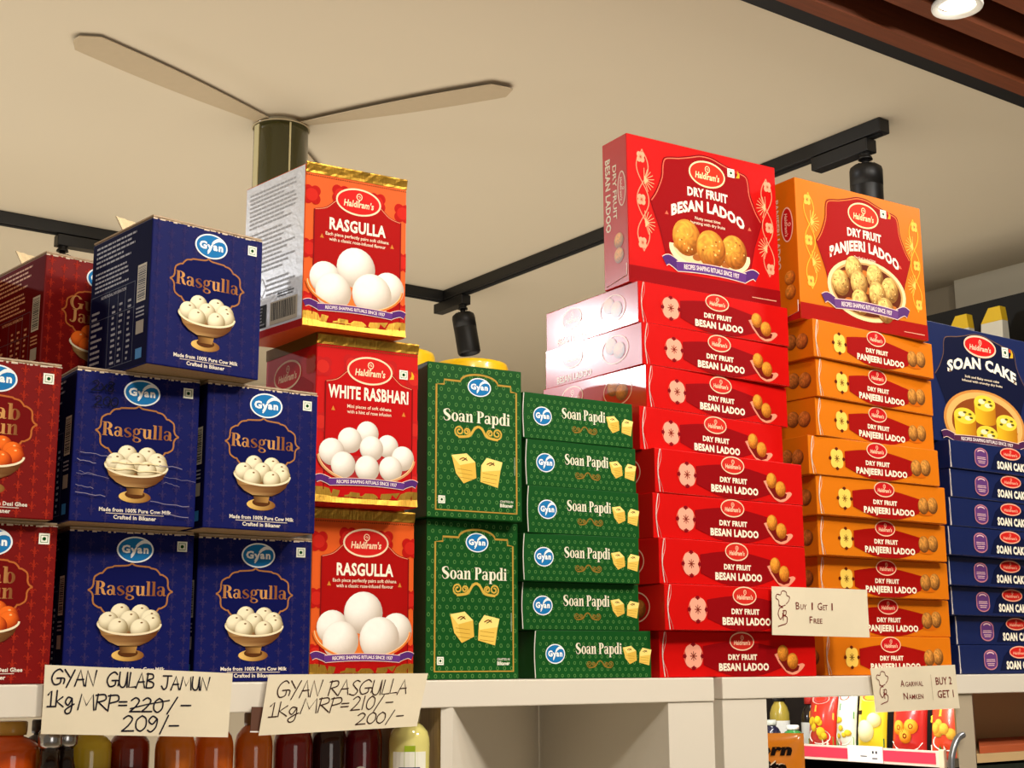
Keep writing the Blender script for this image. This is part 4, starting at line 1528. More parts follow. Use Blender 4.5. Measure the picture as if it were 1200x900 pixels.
# ceiling fan, blades at rest
t = thing('ceiling_fan', 'ceiling fan with smoky green drum and pale brown blades, above the topmost orange sweet box', 'ceiling fan', (1.352, 1.545, ZC))
SMOKE = mat('smoked_drum', (52, 50, 18), .18, noise=.25, nscale=6, coat=.4, stretch=(3, 3, .6))
bm = bmesh.new()
bm_lathe(bm, [(.059, -.205), (.0625, -.195), (.0625, -.0162), (.060, -.0145)], 48)
put('motor_drum', mesh_from(bm, 'motor_drum', SMOKE), t)
bm = bmesh.new()
bm_lathe(bm, [(.0645, -.0160), (.0665, -.0155), (.0665, -.0142), (.0640, -.0138), (.056, -.0138)], 48, cap_bottom=False)
put('rim', mesh_from(bm, 'rim', mat('fan_rim', (176, 158, 120), .3, coat=.3)), t)
bm = bmesh.new()
for an, wd in ((R(-97), .0020), (R(-177), .010)):
    p = Vector((.0628 * math.cos(an), .0628 * math.sin(an), 0))
    tg = Vector((-math.sin(an), math.cos(an), 0))
    nn = Vector((math.cos(an), math.sin(an), 0))
    q = [p - tg * wd, p + tg * wd]
    vs = [bm.verts.new((v + nn * .0006) + Vector((0, 0, zz))) for zz in (-.19, -.018) for v in q] + [bm.verts.new((v - nn * .002) + Vector((0, 0, zz))) for zz in (-.19, -.018) for v in q]
    for f in ((0, 1, 3, 2), (4, 6, 7, 5), (0, 4, 5, 1), (2, 3, 7, 6), (0, 2, 6, 4), (1, 5, 7, 3)):
        bm.faces.new([vs[i] for i in f])
bmesh.ops.recalc_face_normals(bm, faces=bm.faces)
put('highlight_strip', mesh_from(bm, 'highlight_strip', mat('highlight_pale', (186, 174, 128), .4)), t)  # pale strips paint the drum's upright highlight and its pale left edge
bm = bmesh.new()
bm_lathe(bm, [(.050, -.0137), (.048, -.0005)], 32)
put('ceiling_canopy', mesh_from(bm, 'ceiling_canopy', mat('fan_canopy', (170, 156, 126), .5)), t)
for an in (R(-161), R(-58), R(50)):
    bm = bmesh.new()
    n = 18
    rows = []
    for k in range(n + 1):
        u = k / n
        r = .055 + u * .52
        hw = .016 + .026 * math.sin(min(1, u * 1.2) * math.pi * .55)
        if u > .93:
            hw *= math.sqrt(max(.05, 1 - ((u - .93) / .07) ** 2))
        rows.append([bm.verts.new((r, -hw, -.0125)), bm.verts.new((r, hw, -.0085)), bm.verts.new((r, hw, -.0065)), bm.verts.new((r, -hw, -.0105))])
    for a_, b_ in zip(rows, rows[1:]):
        for i in range(4):
            bm.faces.new((a_[i], b_[i], b_[(i + 1) % 4], a_[(i + 1) % 4]))
    bm.faces.new(rows[0])
    bm.faces.new(rows[-1][::-1])
    bmesh.ops.recalc_face_normals(bm, faces=bm.faces)
    put('blade', mesh_from(bm, 'blade', mat('fan_blade', (184, 167, 138), .75, noise=.04)), t, None, None, (0, 0, an))

# recessed downlight among the slats
t = thing('downlight', 'round white recessed downlight shining among the timber slats', 'downlight', (2.077, 0.224, ZC - .0375))
bm = bmesh.new()
bm_lathe(bm, [(.0455, -.004), (.047, .0), (.0455, .006), (.036, .010), (.034, -.001), (.0455, -.004)], 40, cap_bottom=False, cap_top=False)
bm_lathe(bm, [(.035, .008), (.035, .062)], 32, cap_bottom=False)
put('bezel', mesh_from(bm, 'bezel', mat('white_bezel', (226, 222, 212), .35)), t)
bm = bmesh.new()
bm_lathe(bm, [(.001, .0075), (.034, .0075)], 32, cap_top=False)
put('lens', mesh_from(bm, 'lens', mat('downlight_lens', (255, 252, 244), .3, emit=(255, 250, 236), estr=5.0)), t)
l = bpy.data.lights.new('downlight_beam', 'SPOT')
l.energy = 14
l.color = (1, .9, .74)
l.spot_size = R(120)
l.spot_blend = .7
l.shadow_soft_size = .03
lo = bpy.data.objects.new('lamp', l)
link(lo, t)
lo.location = (0, 0, -.012)

def footprint_mesh(name, pts, z0, z1, mt):
    bm = bmesh.new()
    lo_ = [bm.verts.new((x, y, z0)) for x, y in pts]
    hi_ = [bm.verts.new((x, y, z1)) for x, y in pts]
    n = len(pts)
    for i in range(n):
        bm.faces.new((lo_[i], lo_[(i + 1) % n], hi_[(i + 1) % n], hi_[i]))
    bm.faces.new(lo_[::-1])
    bm.faces.new(hi_)
    bmesh.ops.recalc_face_normals(bm, faces=bm.faces)
    return mesh_from(bm, name, mt)


# ------------------------------------------------------------------ shelf units
T0, ZS = 1.5 - .0277, 1.5
t = thing('shelf_unit', 'cream laminate shelf unit at left carrying the blue, green and red boxes', 'shelf', (-.35, 0, 0))
put('shelf_board', (lambda bm: (bm_box(bm, 0, 0, T0, 1.5325, .46, ZS - .0002, 0, .0012), mesh_from(bm, 'shelf_board', LAMINATE))[1])(bmesh.new()), t)
put('post', (lambda bm: (bm_box(bm, 1.4605, .002, .0, 1.5325, .445, T0 - .0002, 0, .0008), mesh_from(bm, 'post', LAMINATE))[1])(bmesh.new()), t)
bm = bmesh.new()
vs = [(1.1495, .004), (1.1615, .000), (1.46, .250), (1.4520, .262)]
lo_ = [bm.verts.new((x, y, 0)) for x, y in vs]
hi_ = [bm.verts.new((x, y, T0 - .0002)) for x, y in vs]
for i in range(4):
    bm.faces.new((lo_[i], lo_[(i + 1) % 4], hi_[(i + 1) % 4], hi_[i]))
bm.faces.new(lo_[::-1])
bm.faces.new(hi_)
bmesh.ops.recalc_face_normals(bm, faces=bm.faces)
put('angled_panel', mesh_from(bm, 'angled_panel', LAMINATE), t)
put('lower_board', (lambda bm: (bm_box(bm, .0, .0, 1.185, 1.14, .42, 1.21, 0, .001), mesh_from(bm, 'lower_board', LAMINATE))[1])(bmesh.new()), t)
put('end_panel', (lambda bm: (bm_box(bm, 0, .002, 0, .02, .45, T0 - .0002, 0, .001), mesh_from(bm, 'end_panel', LAMINATE))[1])(bmesh.new()), t)
put('striped_side', (lambda bm: (bm_box(bm, 1.1545, .012, 1.2102, 1.1600, .40, T0 - .0002), mesh_from(bm, 'striped_side', mat('striped_laminate', (176, 150, 108), .6, noise=.4, nscale=60, stretch=(8, 8, .4))))[1])(bmesh.new()), t)

t = thing('shelf_unit', 'cream laminate shelf unit at right carrying the orange and navy boxes', 'shelf', (1.196, 0, 0))
put('shelf_board', (lambda bm: (bm_box(bm, 0, 0, T0 + .002, 1.3, .46, ZS - .0002, 0, .0012), mesh_from(bm, 'shelf_board', LAMINATE))[1])(bmesh.new()), t)
put('post', (lambda bm: (bm_box(bm, .001, .002, 0, .0755, .06, T0 + .0018, 0, .0008), mesh_from(bm, 'post', LAMINATE))[1])(bmesh.new()), t)
TAN = mat('tan_panel', (196, 164, 116), .7, noise=.06, nscale=6)
bm = bmesh.new()
vs = [(.444, .004), (.482, .004), (.685, .150), (.660, .160)]
lo_ = [bm.verts.new((x, y, 0)) for x, y in vs]
hi_ = [bm.verts.new((x, y, T0 + .0018)) for x, y in vs]
for i in range(4):
    bm.faces.new((lo_[i], lo_[(i + 1) % 4], hi_[(i + 1) % 4], hi_[i]))
bm.faces.new(lo_[::-1])
bm.faces.new(hi_)
bmesh.ops.recalc_face_normals(bm, faces=bm.faces)
put('bay_partition', mesh_from(bm, 'bay_partition', mat('greige_panel', (176, 162, 138), .6)), t)
put('bay_back', (lambda bm: (bm_box(bm, .664, .1605, 0, 1.3, .172, T0 + .0018), mesh_from(bm, 'bay_back', TAN))[1])(bmesh.new()), t)
put('bay_floor', footprint_mesh('bay_floor', [(.492, .010), (1.3, .010), (1.3, .160), (.692, .160)], 1.380, 1.392, TAN), t)

# ------------------------------------------------------------------ boxes on the shelf
Z = 1.5
G_BLUE = 'blue corrugated sweet boxes stacked at left'
G_MAR = 'maroon corrugated sweet boxes at the left edge'
footed_bowl_box(.4257, .0625, Z, R(-4.67), 'blue box with white sweets in a brass bowl, bottom left, above the longer handwritten card', G_BLUE)
footed_bowl_box(.4106, .0219, Z + .1437, R(-1.40), 'creased blue box with handwritten figures by its logo, in the middle of the left stack', G_BLUE, worn=True)
footed_bowl_box(.4593, -.0211, Z + .2874, R(6.19), 'topmost blue box, turned to show its printed left side, with a raised flap', G_BLUE, open_lid=True)
footed_bowl_box(.5535, .0631, Z, R(-5.06), 'bottom right blue box, between a blue box and the bottom orange box', G_BLUE)
footed_bowl_box(.5350, .0123, Z + .1437, R(.29), 'blue box beside the red box of small white balls, under the topmost blue box', G_BLUE)
footed_bowl_box(.2887, .042, Z, 0, 'bottom maroon box at the left edge, standing on the shelf', G_MAR, 'maroon')
footed_bowl_box(.2787, .026, Z + .1437, 0, 'maroon box at the left edge, second from the shelf', G_MAR, 'maroon')
footed_bowl_box(.4149, .1525, Z + .2874, R(6.5), 'topmost maroon box behind the topmost blue box, with a raised cream flap', G_MAR, 'maroon', open_lid=True)
footed_bowl_box(.4200, .195, Z + .1437, R(2.0), 'maroon box of the rear row, under the topmost maroon box', G_MAR, 'maroon')
footed_bowl_box(.4200, .195, Z, R(2.0), 'maroon box of the rear row, standing on the shelf', G_MAR, 'maroon')
footed_bowl_box(.2870, .285, Z + .2874, R(3), 'sliver of a red box at the very left edge, behind the topmost maroon box', G_MAR, 'maroon')
footed_bowl_box(.2870, .285, Z + .1437, R(3), 'hidden maroon box of the rear row at far left, second from the shelf', G_MAR, 'maroon')
footed_bowl_box(.2870, .285, Z, R(3), 'hidden maroon box of the rear row at far left, on the shelf', G_MAR, 'maroon')

G_TALL = 'tall gold-banded sweet boxes in the centre left stack'
tall_sweet_box(.6745, .0558, Z, R(-5.97), 'bottom orange box with five big white balls, above the shorter handwritten card', G_TALL)
tall_sweet_box(.6568, .0223, Z + .1764, R(-5.69), 'rose red box with a heap of small white balls, between two orange boxes', G_TALL, 'rose_red', lean=-.014)
tall_sweet_box(.6314, .0075, Z + .3528, R(-5.23), 'topmost orange box with silver side and five big white balls', G_TALL, lean=-.0247, flap=True)

G_GU = 'green upright boxes picturing two yellow cubes'
green_upright_box(.8010, .0362, Z, R(-1.43), 'lower green upright box with two yellow cubes, standing on the shelf', G_GU)
green_upright_box(.7945, .0264, Z + .1703, R(-5.36), 'upper green upright box with two yellow cubes, in front of the yellow lids', G_GU)

ORD = ['bottom', 'second from bottom', 'third from bottom', 'fourth from bottom', 'fifth from bottom', 'sixth from bottom', 'seventh from bottom', 'eighth from bottom', 'ninth from bottom']
G_GF = 'green flat boxes in one stack'
for k, (x, y, r) in enumerate(((.9440, .0347, -7.5), (.9284, .0365, -7.5), (.9224, .0254, -6.75), (.9266, .0227, -4.17), (.9261, .0246, -3.68), (.9220, .0240, -3.74))):
    nm = ORD[k] if k < 5 else 'topmost'
    green_flat_box(x, y, Z + .0534 * k, R(r), nm + ' green flat box in the stack of six beside the red boxes', G_GF)

G_RF = 'red flat boxes in one tall stack'
for k, (x, y, r) in enumerate(((1.1095, .0137, -2.09), (1.1004, -.0076, 0), (1.0985, -.0022, 1.54), (1.0983, .0063, -.32), (1.1021, .0053, .43), (1.0980, .0261, 1.84), (1.1131, .0293, 1.86), (1.1103, .0321, -.75), (1.1097, .0365, -2.43))):
    nm = ORD[k] if k < 8 else 'topmost'
    extra = ''
    if k == 1:
        extra = ', partly behind a card'
    flat_ladoo_box(x, y, Z + .0539 * k, R(r), nm + ' red flat box in the red stack' + extra, G_RF, 'red')
large_ladoo_box(1.1059, .0480, Z + .0539 * 9, R(-4.53), 'large red upright box with three golden balls, crowning the red stack', 'red')

G_OF = 'orange flat boxes in one tall stack'
for k, (x, y, r) in enumerate(((1.4300, .0474, -1.57), (1.4348, .0550, -2.77), (1.4189, .0411, -2.72), (1.4020, .0229, -1.60), (1.3909, .0124, -1.99), (1.3768, .0102, -2.18), (1.3892, .0055, 2.18), (1.3880, .0001, 2.68), (1.3803, -.0045, 1.28))):
    nm = ORD[k] if k < 8 else 'topmost'
    flat_ladoo_box(x, y, Z + .0519 * k, R(r), nm + ' orange flat box in the orange stack' + (', half behind a card' if k == 1 else ''), G_OF, 'orange')
large_ladoo_box(1.3678, .0041, Z + .0519 * 9, R(-2.72), 'large orange upright box with a dish of speckled balls, crowning the orange stack', 'orange')

G_NF = 'navy flat boxes in one stack'
for k, (x, y) in enumerate(((1.7141, .0482), (1.7161, .0522), (1.6945, .0403), (1.6786, .0291), (1.6653, .0163), (1.6712, .0156), (1.6749, .0143), (1.6739, .0109))):
    nm = ORD[k] if k < 7 else 'topmost'
    flat_cake_box(x, y, Z + .04164 * k, 0, nm + ' navy flat box in the stack at the right edge', G_NF)
W_, D_, H_ = .2480, .045, .1788
t = thing('upright_sweet_box', 'large navy upright box with four yellow cakes on a plate, at the right edge', CAT, (1.6650, .0281, Z + .04164 * 8))
put('carton_body', prism_body(W_, D_, H_, 0, BOARD['navy'], BOARD['navy'], BOARD['navy'], .0009), t)
put('front_print', art_cake_large(W_, H_).mesh('front_print', (0, 0, 0), (1, 0, 0), (0, 0, 1), (0, -1, 0), INK, (W_, H_)), t)


# ------------------------------------------------------------------ yellow-lidded jars behind the green boxes
def jar(x, y, z, label):
    t = thing('plastic_jar', label, 'jar', (x, y, z), 0, 'yellow-lidded plastic jars')
    bm = bmesh.new()
    bm_lathe(bm, [(.040, 0), (.046, .004), (.047, .012), (.047, .145), (.043, .160), (.041, .166), (.041, .176)], 36)
    put('jar_body', cache('jarb', lambda: mesh_from(bm, 'jar_body', mat('clear_jar', (214, 200, 160), .15, trans=.6))), t)
    if 'jarl' in _CACHE:
        pass
    bm = bmesh.new()
    bm_lathe(bm, [(.0475, .166), (.048, .170), (.048, .190), (.0465, .1945), (.040, .1965), (.0, .1965)], 72, cap_top=False,
             fn=lambda a, zz: 1 + (.008 * math.sin(a * 36) if .167 < zz < .192 else 0))
    put('lid', cache('jarl', lambda: mesh_from(bm, 'lid', mat('yellow_plastic', (240, 196, 24), .35, noise=.03, coat=.3))), t)['label'] = 'yellow screw lid'


for xj, nmj in ((.979, 'behind the upper green upright box'), (.868, 'mostly hidden behind the rose red box')):
    jar(xj, .215, Z, 'lower plastic jar ' + nmj)
    jar(xj, .215, Z + .1967, 'yellow jar lid showing ' + nmj)


# ------------------------------------------------------------------ price cards
def card(name, label, P, build, bow=.002, tape=True):
    """P: four world corners TL, TR, BR, BL on the front of the shelf edge"""
    P = [Vector(p) for p in P]
    c0 = (P[2] + P[3]) / 2
    t = thing(name, label, 'price card', c0, 0, 'paper price cards')
    n = (P[1] - P[0]).cross(P[3] - P[0]).normalized()
    if n.y > 0:
        n = -n

    def at(u, v, off=0.0):   # u right, v up
        p = (P[3] * (1 - u) + P[2] * u) * (1 - v) + (P[0] * (1 - u) + P[1] * u) * v
        b = bow * math.sin(math.pi * u) * (.6 + .4 * v) + bow * .35 * math.sin(u * 9 + v * 3)
        return p - c0 + n * (abs(bow) * 1.4 + b + off)
    bm = bmesh.new()
    nu, nv = 24, 8
    grid = [[[bm.verts.new(at(i / nu, j / nv, e)) for j in range(nv + 1)] for i in range(nu + 1)] for e in (0, -.0004)]
    for i in range(nu):
        for j in range(nv):
            a, b = grid[0], grid[1]
            bm.faces.new((a[i][j], a[i + 1][j], a[i + 1][j + 1], a[i][j + 1]))
            bm.faces.new((b[i][j], b[i][j + 1], b[i + 1][j + 1], b[i + 1][j]))
    for i in range(nu):
        for j in (0, nv):
            bm.faces.new((grid[0][i][j], grid[1][i][j], grid[1][i + 1][j], grid[0][i + 1][j]))
    for j in range(nv):
        for i in (0, nu):
            bm.faces.new((grid[0][i][j], grid[0][i][j + 1], grid[1][i][j + 1], grid[1][i][j]))
    bmesh.ops.recalc_face_normals(bm, faces=bm.faces)
    put('paper', mesh_from(bm, 'paper', PAPER), t)
    a = Art()
    wm = (P[1] - P[0]).length
    hm = (P[0] - P[3]).length
    build(a, wm, hm)
    me = bpy.data.meshes.new('lettering')
    me.from_pydata([tuple(at(min(max(p[0] / wm, 0), 1), min(max(p[1] / hm, 0), 1), .0003 + p[2])) for p in a.v], [], a.f)
    ca = me.color_attributes.new('ink', 'FLOAT_COLOR', 'POINT')
    buf = []
    for q in a.c:
        buf += [*lin(q), 1]
    ca.data.foreach_set('color', buf)
    me.materials.append(INK_MATT)
    put('lettering', me, t)
    return t


INKC = (26, 22, 34)


def card_a(a, w_, h_):
    t = .0014

    def wr(q, x0, x1, y, h, n=1):
        hand(a, q, x0 * w_, x1 * w_, y * h_, h * h_, INKC, n, t)
    wr('GYAN', .035, .265, .72, .23)
    wr('GULAB', .315, .565, .715, .22)
    wr('JAMUN', .60, .875, .71, .20)
    wr('1kg', .02, .155, .40, .23)
    wr('MRP', .175, .39, .37, .23)
    wr('=', .385, .435, .38, .22)
    wr('220', .445, .625, .36, .21)
    a.line([(.445 * w_, .40 * h_), (.53 * w_, .47 * h_), (.655 * w_, .545 * h_)], .0011, INKC, 2)
    wr('/', .645, .71, .37, .22)
    wr('-', .71, .785, .38, .22)
    wr('209', .41, .605, .07, .23)
    wr('/', .615, .665, .07, .24)
    wr('-', .655, .725, .06, .24)


def card_b(a, w_, h_):
    ink = (56, 32, 24)

    def wr(q, x0, x1, y, h, n=1):
        hand(a, q, x0 * w_, x1 * w_, y * h_, h * h_, ink, n, .0012)
    wr('GYAN', .065, .335, .62, .28)
    wr('RASGULLA', .375, .885, .63, .26)
    wr('1Kg', .035, .215, .30, .24)
    wr('MRP', .225, .475, .34, .25)
    wr('=', .47, .525, .35, .24)
    wr('2I0', .535, .685, .36, .24)
    wr('/', .685, .745, .36, .24)
    wr('-', .745, .81, .38, .22)
    wr('200', .585, .775, .10, .20)
    wr('/', .78, .835, .10, .22)
    wr('-', .835, .90, .13, .20)


def chef_mark(a, x, y, s, col, L):
    a.line([(x + p * s, y + q * s) for p, q in ((-.28, .30), (-.32, .50), (-.50, .60), (-.42, .80), (-.16, .78), (-.02, .98), (.26, .94), (.32, .76), (.52, .68), (.44, .46), (.24, .30))], .045 * s, col, L, smooth=4)
    a.line([(x - .28 * s, y + .26 * s), (x - .1 * s, y + .18 * s), (x + .2 * s, y + .26 * s)], .05 * s, col, L, smooth=4)
    a.line([(x - .30 * s, y + .30 * s), (x - .26 * s, y + .16 * s)], .045 * s, col, L)
    a.line([(x + .02 * s, y + .12 * s), (x - .22 * s, y + .10 * s), (x - .36 * s, y - .20 * s), (x - .2 * s, y - .48 * s), (x - .02 * s, y - .30 * s), (x - .05 * s, y - .15 * s)], .05 * s, col, L, smooth=4)
    a.line([(x + .05 * s, y - .02 * s), (x + .0 * s, y - .55 * s)], .05 * s, col, L)
    a.line([(x - .02 * s, y - .05 * s), (x + .22 * s, y - .04 * s), (x + .2 * s, y - .25 * s), (x + .04 * s, y - .28 * s), (x + .30 * s, y - .38 * s), (x + .24 * s, y - .68 * s), (x - .10 * s, y - .78 * s), (x - .38 * s, y - .86 * s)], .05 * s, col, L, smooth=4)


MAROON = (110, 28, 24)


def small_caps(a, parts, y, h, col, L):
    for s, x0, x1, big in parts:
        a.text(s, x0, x1, y, h if big else h * .72, col, L, bold=.004)


def card_c(a, w_, h_):
    chef_mark(a, .105 * w_, .52 * h_, .40 * h_, MAROON, 1)
    small_caps(a, [('B', .235 * w_, .272 * w_, 1), ('UY', .282 * w_, .345 * w_, 0), ('1', .394 * w_, .407 * w_, 1), ('G', .455 * w_, .50 * w_, 1), ('ET', .51 * w_, .555 * w_, 0), ('1', .597 * w_, .610 * w_, 1)], .54 * h_, .15 * h_, MAROON, 1)
    small_caps(a, [('F', .37 * w_, .40 * w_, 1), ('REE', .412 * w_, .50 * w_, 0)], .26 * h_, .14 * h_, MAROON, 1)


def card_d(a, w_, h_):
    chef_mark(a, .115 * w_, .52 * h_, .40 * h_, MAROON, 1)
    small_caps(a, [('A', .315 * w_, .36 * w_, 1), ('GARWAL', .37 * w_, .575 * w_, 0)], .55 * h_, .15 * h_, MAROON, 1)
    small_caps(a, [('N', .335 * w_, .385 * w_, 1), ('AMKEN', .395 * w_, .565 * w_, 0)], .26 * h_, .15 * h_, MAROON, 1)
    a.rect(.675 * w_, .22 * h_, .678 * w_, .80 * h_, (150, 130, 100), 1)
    a.text('BUY 2', .73 * w_, .935 * w_, .56 * h_, .17 * h_, MAROON, 1, bold=.008)
    a.text('GET 1', .735 * w_, .94 * w_, .26 * h_, .17 * h_, MAROON, 1, bold=.008)


card('price_card', 'wide handwritten price card with a struck-out price, under the blue boxes',
     [(.389, -.003, 1.5165), (.5635, -.003, 1.5083), (.5606, -.003, 1.4506), (.389, -.003, 1.4588)], card_a, .0012)
card('price_card', 'slanting handwritten price card under the orange box, second from left',
     [(.5998, -.003, 1.5069), (.7783, -.003, 1.507), (.7652, -.003, 1.455), (.5915, -.003, 1.4512)], card_b, .0012)
card('price_card', 'printed card reading Buy 1 Get 1 Free, stuck across the red and orange boxes',
     [(1.2723, -.012, 1.609), (1.4498, -.012, 1.6098), (1.4497, -.012, 1.5485), (1.2699, -.012, 1.5501)], card_c, .001)
card('price_card', 'printed card reading BUY 2 GET 1, hanging on the shelf edge at right',
     [(1.458, -.003, 1.5096), (1.6341, -.003, 1.5135), (1.6379, -.003, 1.4552), (1.4638, -.003, 1.4533)], card_d, .0012)


# ------------------------------------------------------------------ drink bottles under the left shelf
def bottle(x, y, col, label, h=.215, r=.026, shoulder=.70, cap=(120, 84, 40), label_art=None, square=False, trans=.06):
    z0 = 1.2102
    t = thing('juice_bottle', label, 'bottle', (x, y, z0), 0, 'juice bottles under the left shelf')
    bm = bmesh.new()
    zs = .178 if square else .2260
    if square:
        prof = [(r * .9, 0), (r, .004), (r, zs + .05), (r * .97, zs + .057), (r * .80, zs + .062), (r * .42, zs + .066), (r * .40, zs + .070)]
        bm_lathe(bm, prof, 48, fn=lambda a, zz: 1 + .018 * math.sin(a * 14) * (1 if .01 < zz < zs + .045 else 0))
        ztop = zs + .070
    else:
        prof = [(r * .9, 0), (r, .004), (r * .96, zs * .5), (r, zs), (r * .975, zs + .006), (r * .88, zs + .0125), (r * .66, zs + .018), (r * .48, zs + .021), (r * .44, zs + .0245)]
        bm_lathe(bm, prof, 36)
        ztop = zs + .0245
    nm = 'juice_%d_%d_%d' % col
    put('bottle_body', mesh_from(bm, 'bottle_body', mat(nm, col, .10, coat=.9, trans=trans, ior=1.38, noise=.12, nscale=25, coat_rough=.03, bump=.15, bscale=60)), t)
    bm = bmesh.new()
    bm_lathe(bm, [(r * .50, ztop - .003), (r * .52, ztop), (r * .52, ztop + .008), (r * .47, ztop + .0092)], 28, fn=lambda a, zz: 1 + .02 * math.sin(a * 20))
    put('cap', mesh_from(bm, 'cap', mat('cap_%d_%d_%d' % cap, cap, .35, coat=.2)), t)
    if label_art:
        a, wl, zl = label_art[:3]
        me = bpy.data.meshes.new('bottle_label')
        th0 = R(label_art[3]) if len(label_art) > 3 else R(-122)
        me.from_pydata([((r * .985 + .0010 + p[2]) * math.cos(th0 + (p[0] - wl / 2) / r), (r * .985 + .0010 + p[2]) * math.sin(th0 + (p[0] - wl / 2) / r), zl + p[1]) for p in a.v], [], a.f)
        ca = me.color_attributes.new('ink', 'FLOAT_COLOR', 'POINT')
        buf = []
        for q in a.c:
            buf += [*lin(q), 1]
        ca.data.foreach_set('color', buf)
        me.materials.append(INK)
        put('bottle_label', me, t)
    return t


def band_label(col_top, col_base, wl=.05):
    a = Art()
    for i in range(12):
        a.rect(wl * i / 12, 0, wl * (i + 1) / 12, .075, (226, 220, 206), 0)
        a.rect(wl * i / 12, .058, wl * (i + 1) / 12, .075, col_top, 1)
    a.text('MALAS', wl * .3, wl * .7, .063, .008, (240, 232, 220), 2, bold=.03)
    return a


def arch_label(wl=.044):
    a = Art()
    for i in range(12):
        u0, u1 = i / 12, (i + 1) / 12
        h0, h1 = .060 + .022 * math.sin(math.pi * u0), .060 + .022 * math.sin(math.pi * u1)
        a.quads([[(wl * u0, 0), (wl * u1, 0), (wl * u1, h1), (wl * u0, h0)]], (232, 226, 214), 0)
        if 2 < i < 10:
            a.quads([[(wl * u0, h0 - .018), (wl * u1, h1 - .018), (wl * u1, h1 - .008), (wl * u0, h0 - .008)]], (36, 38, 66), 1)
    a.text('MALAS', wl * .30, wl * .76, .066, .006, (236, 230, 220), 2, bold=.03)
    return a


def lime_label(wl=.036):
    a = Art()
    for i in range(8):
        a.rect(wl * i / 8, 0, wl * (i + 1) / 8, .078, (232, 230, 214), 0)
    a.rect(wl * .36, .062, wl * .66, .084, (150, 172, 40), 1)
    for i in range(6):
        a.rect(wl * (.20 + .1 * i), .053, wl * (.30 + .1 * i), .063, (34, 44, 92), 2)
    a.text('MALAS', wl * .26, wl * .74, .0555, .0055, (232, 232, 232), 3, bold=.02)
    a.text('LIME', wl * .24, wl * .78, .034, .0105, (90, 112, 60), 2, bold=.0)
    for dx in (.34, .66):
        a.ellipse(wl * dx, .018, wl * .16, .009, (74, 140, 44), 2, 16)
    a.line([(wl * .5, .022), (wl * .52, .031)], .0006, (90, 110, 50), 2)
    return a


BT = [
    (.3879, .075, (236, 92, 16), 'orange juice bottle at the far left edge, flat shoulder with glints', dict(square=True, r=.0262, cap=(200, 150, 60))),
    (.4230, .098, (40, 18, 12), 'dark brown ribbed bottle under the left card, behind two silver caps', dict(square=True, r=.0180, cap=(60, 50, 44), trans=.0)),
    (.4642, .088, (246, 206, 56), 'yellow ribbed bottle behind the left card', dict(square=True, r=.0205)),
    (.5045, .092, (150, 40, 14), 'reddish brown ribbed bottle under the left card', dict(square=True, r=.0190)),
    (.5420, .072, (232, 122, 24), 'amber bottle with rounded shoulders, right of the reddish brown one', dict(r=.0190)),
    (.5838, .078, (230, 108, 20), 'amber bottle left of the gap between the two handwritten cards', dict(r=.0195)),
    (.6249, .075, (216, 106, 20), 'golden amber bottle at the left end of the slanting card', dict(r=.0190)),
    (.6681, .075, (132, 24, 16), 'deep red bottle with a white label, under the slanting card', dict(r=.0200, label_art=(band_label((206, 50, 44), None, .036), .036, .124))),
    (.7089, .075, (50, 20, 15), 'blackish brown bottle with red banded label, under the slanting card', dict(r=.0188, trans=.0, label_art=(band_label((206, 66, 58), None, .036), .036, .124))),
    (.7480, .075, (112, 12, 26), 'dark maroon bottle with arched label, near the lime bottle', dict(r=.0192, label_art=(arch_label(.036), .036, .122))),
    (.7840, .130, (214, 98, 28), 'orange bottle half hidden between the maroon and lime bottles', dict(r=.0185, label_art=(arch_label(.034), .034, .122))),
    (.7780, .030, (222, 212, 128), 'pale lime juice bottle with a green and white label', dict(r=.0212, cap=(222, 214, 180), label_art=(lime_label(), .036, .141, -121))),
]
for bx, by, bc, bl, kw in BT:
    bottle(bx, by, bc, bl, **kw)
# silver cap peeking at left
t = thing('cap_cluster', 'two shiny silver bottle caps by the left end of the wide card', 'bottle cap', (.4120, .040, 1.2102), 0)
for dx, dy in ((0, 0), (.018, .012)):
    bm = bmesh.new()
    bm_lathe(bm, [(.014, 0), (.014, .20), (.008, .222), (.007, .236)], 24, cx=dx, cy=dy)
    put('bottle_body', mesh_from(bm, 'bottle_body', mat('dark_syrup', (40, 24, 16), .15, coat=.6)), t)
    bm = bmesh.new()
    bm_lathe(bm, [(.0085, .234), (.0105, .237), (.0105, .247), (.009, .250)], 28, cx=dx, cy=dy, fn=lambda a, zz: 1 + .03 * math.sin(a * 14))
    put('cap', mesh_from(bm, 'cap', mat('silver_cap', (190, 190, 192), .18, 1.0)), t)
t['label'] = 'small twin bottle with two shiny silver caps by the left end of the wide card'
t.name = 'twin_bottle'
t['category'] = 'bottle'
# brown paper pieces
bm = bmesh.new()
bm_box(bm, 0, 0, 0, .021, .0006, .022, 0)
bm_box(bm, 0, -.0001, -.0012, .021, .0007, .0, 1)
o = put('brown_tag', mesh_from(bm, 'brown_tag', [mat('brown_card', (92, 56, 38), .6, noise=.15), WHITE_EDGE]), None, None, (.584, -.0025, 1.4555), (0, R(2), 0))
tag(o, 'small brown paper tag hanging between the two handwritten cards', 'tag')
bm = bmesh.new()
rows = []
for k in range(15):
    u = k / 14
    rows.append([bm.verts.new((.10 * u, .002 * math.sin(u * 7), .210 + .004 * math.sin(u * 3.0) - .004 * u)), bm.verts.new((.10 * u, .002 * math.sin(u * 7), .0)),
                 bm.verts.new((.10 * u, .002 + .002 * math.sin(u * 7), .0)), bm.verts.new((.10 * u, .002 + .002 * math.sin(u * 7), .210 + .004 * math.sin(u * 3.0) - .004 * u))])
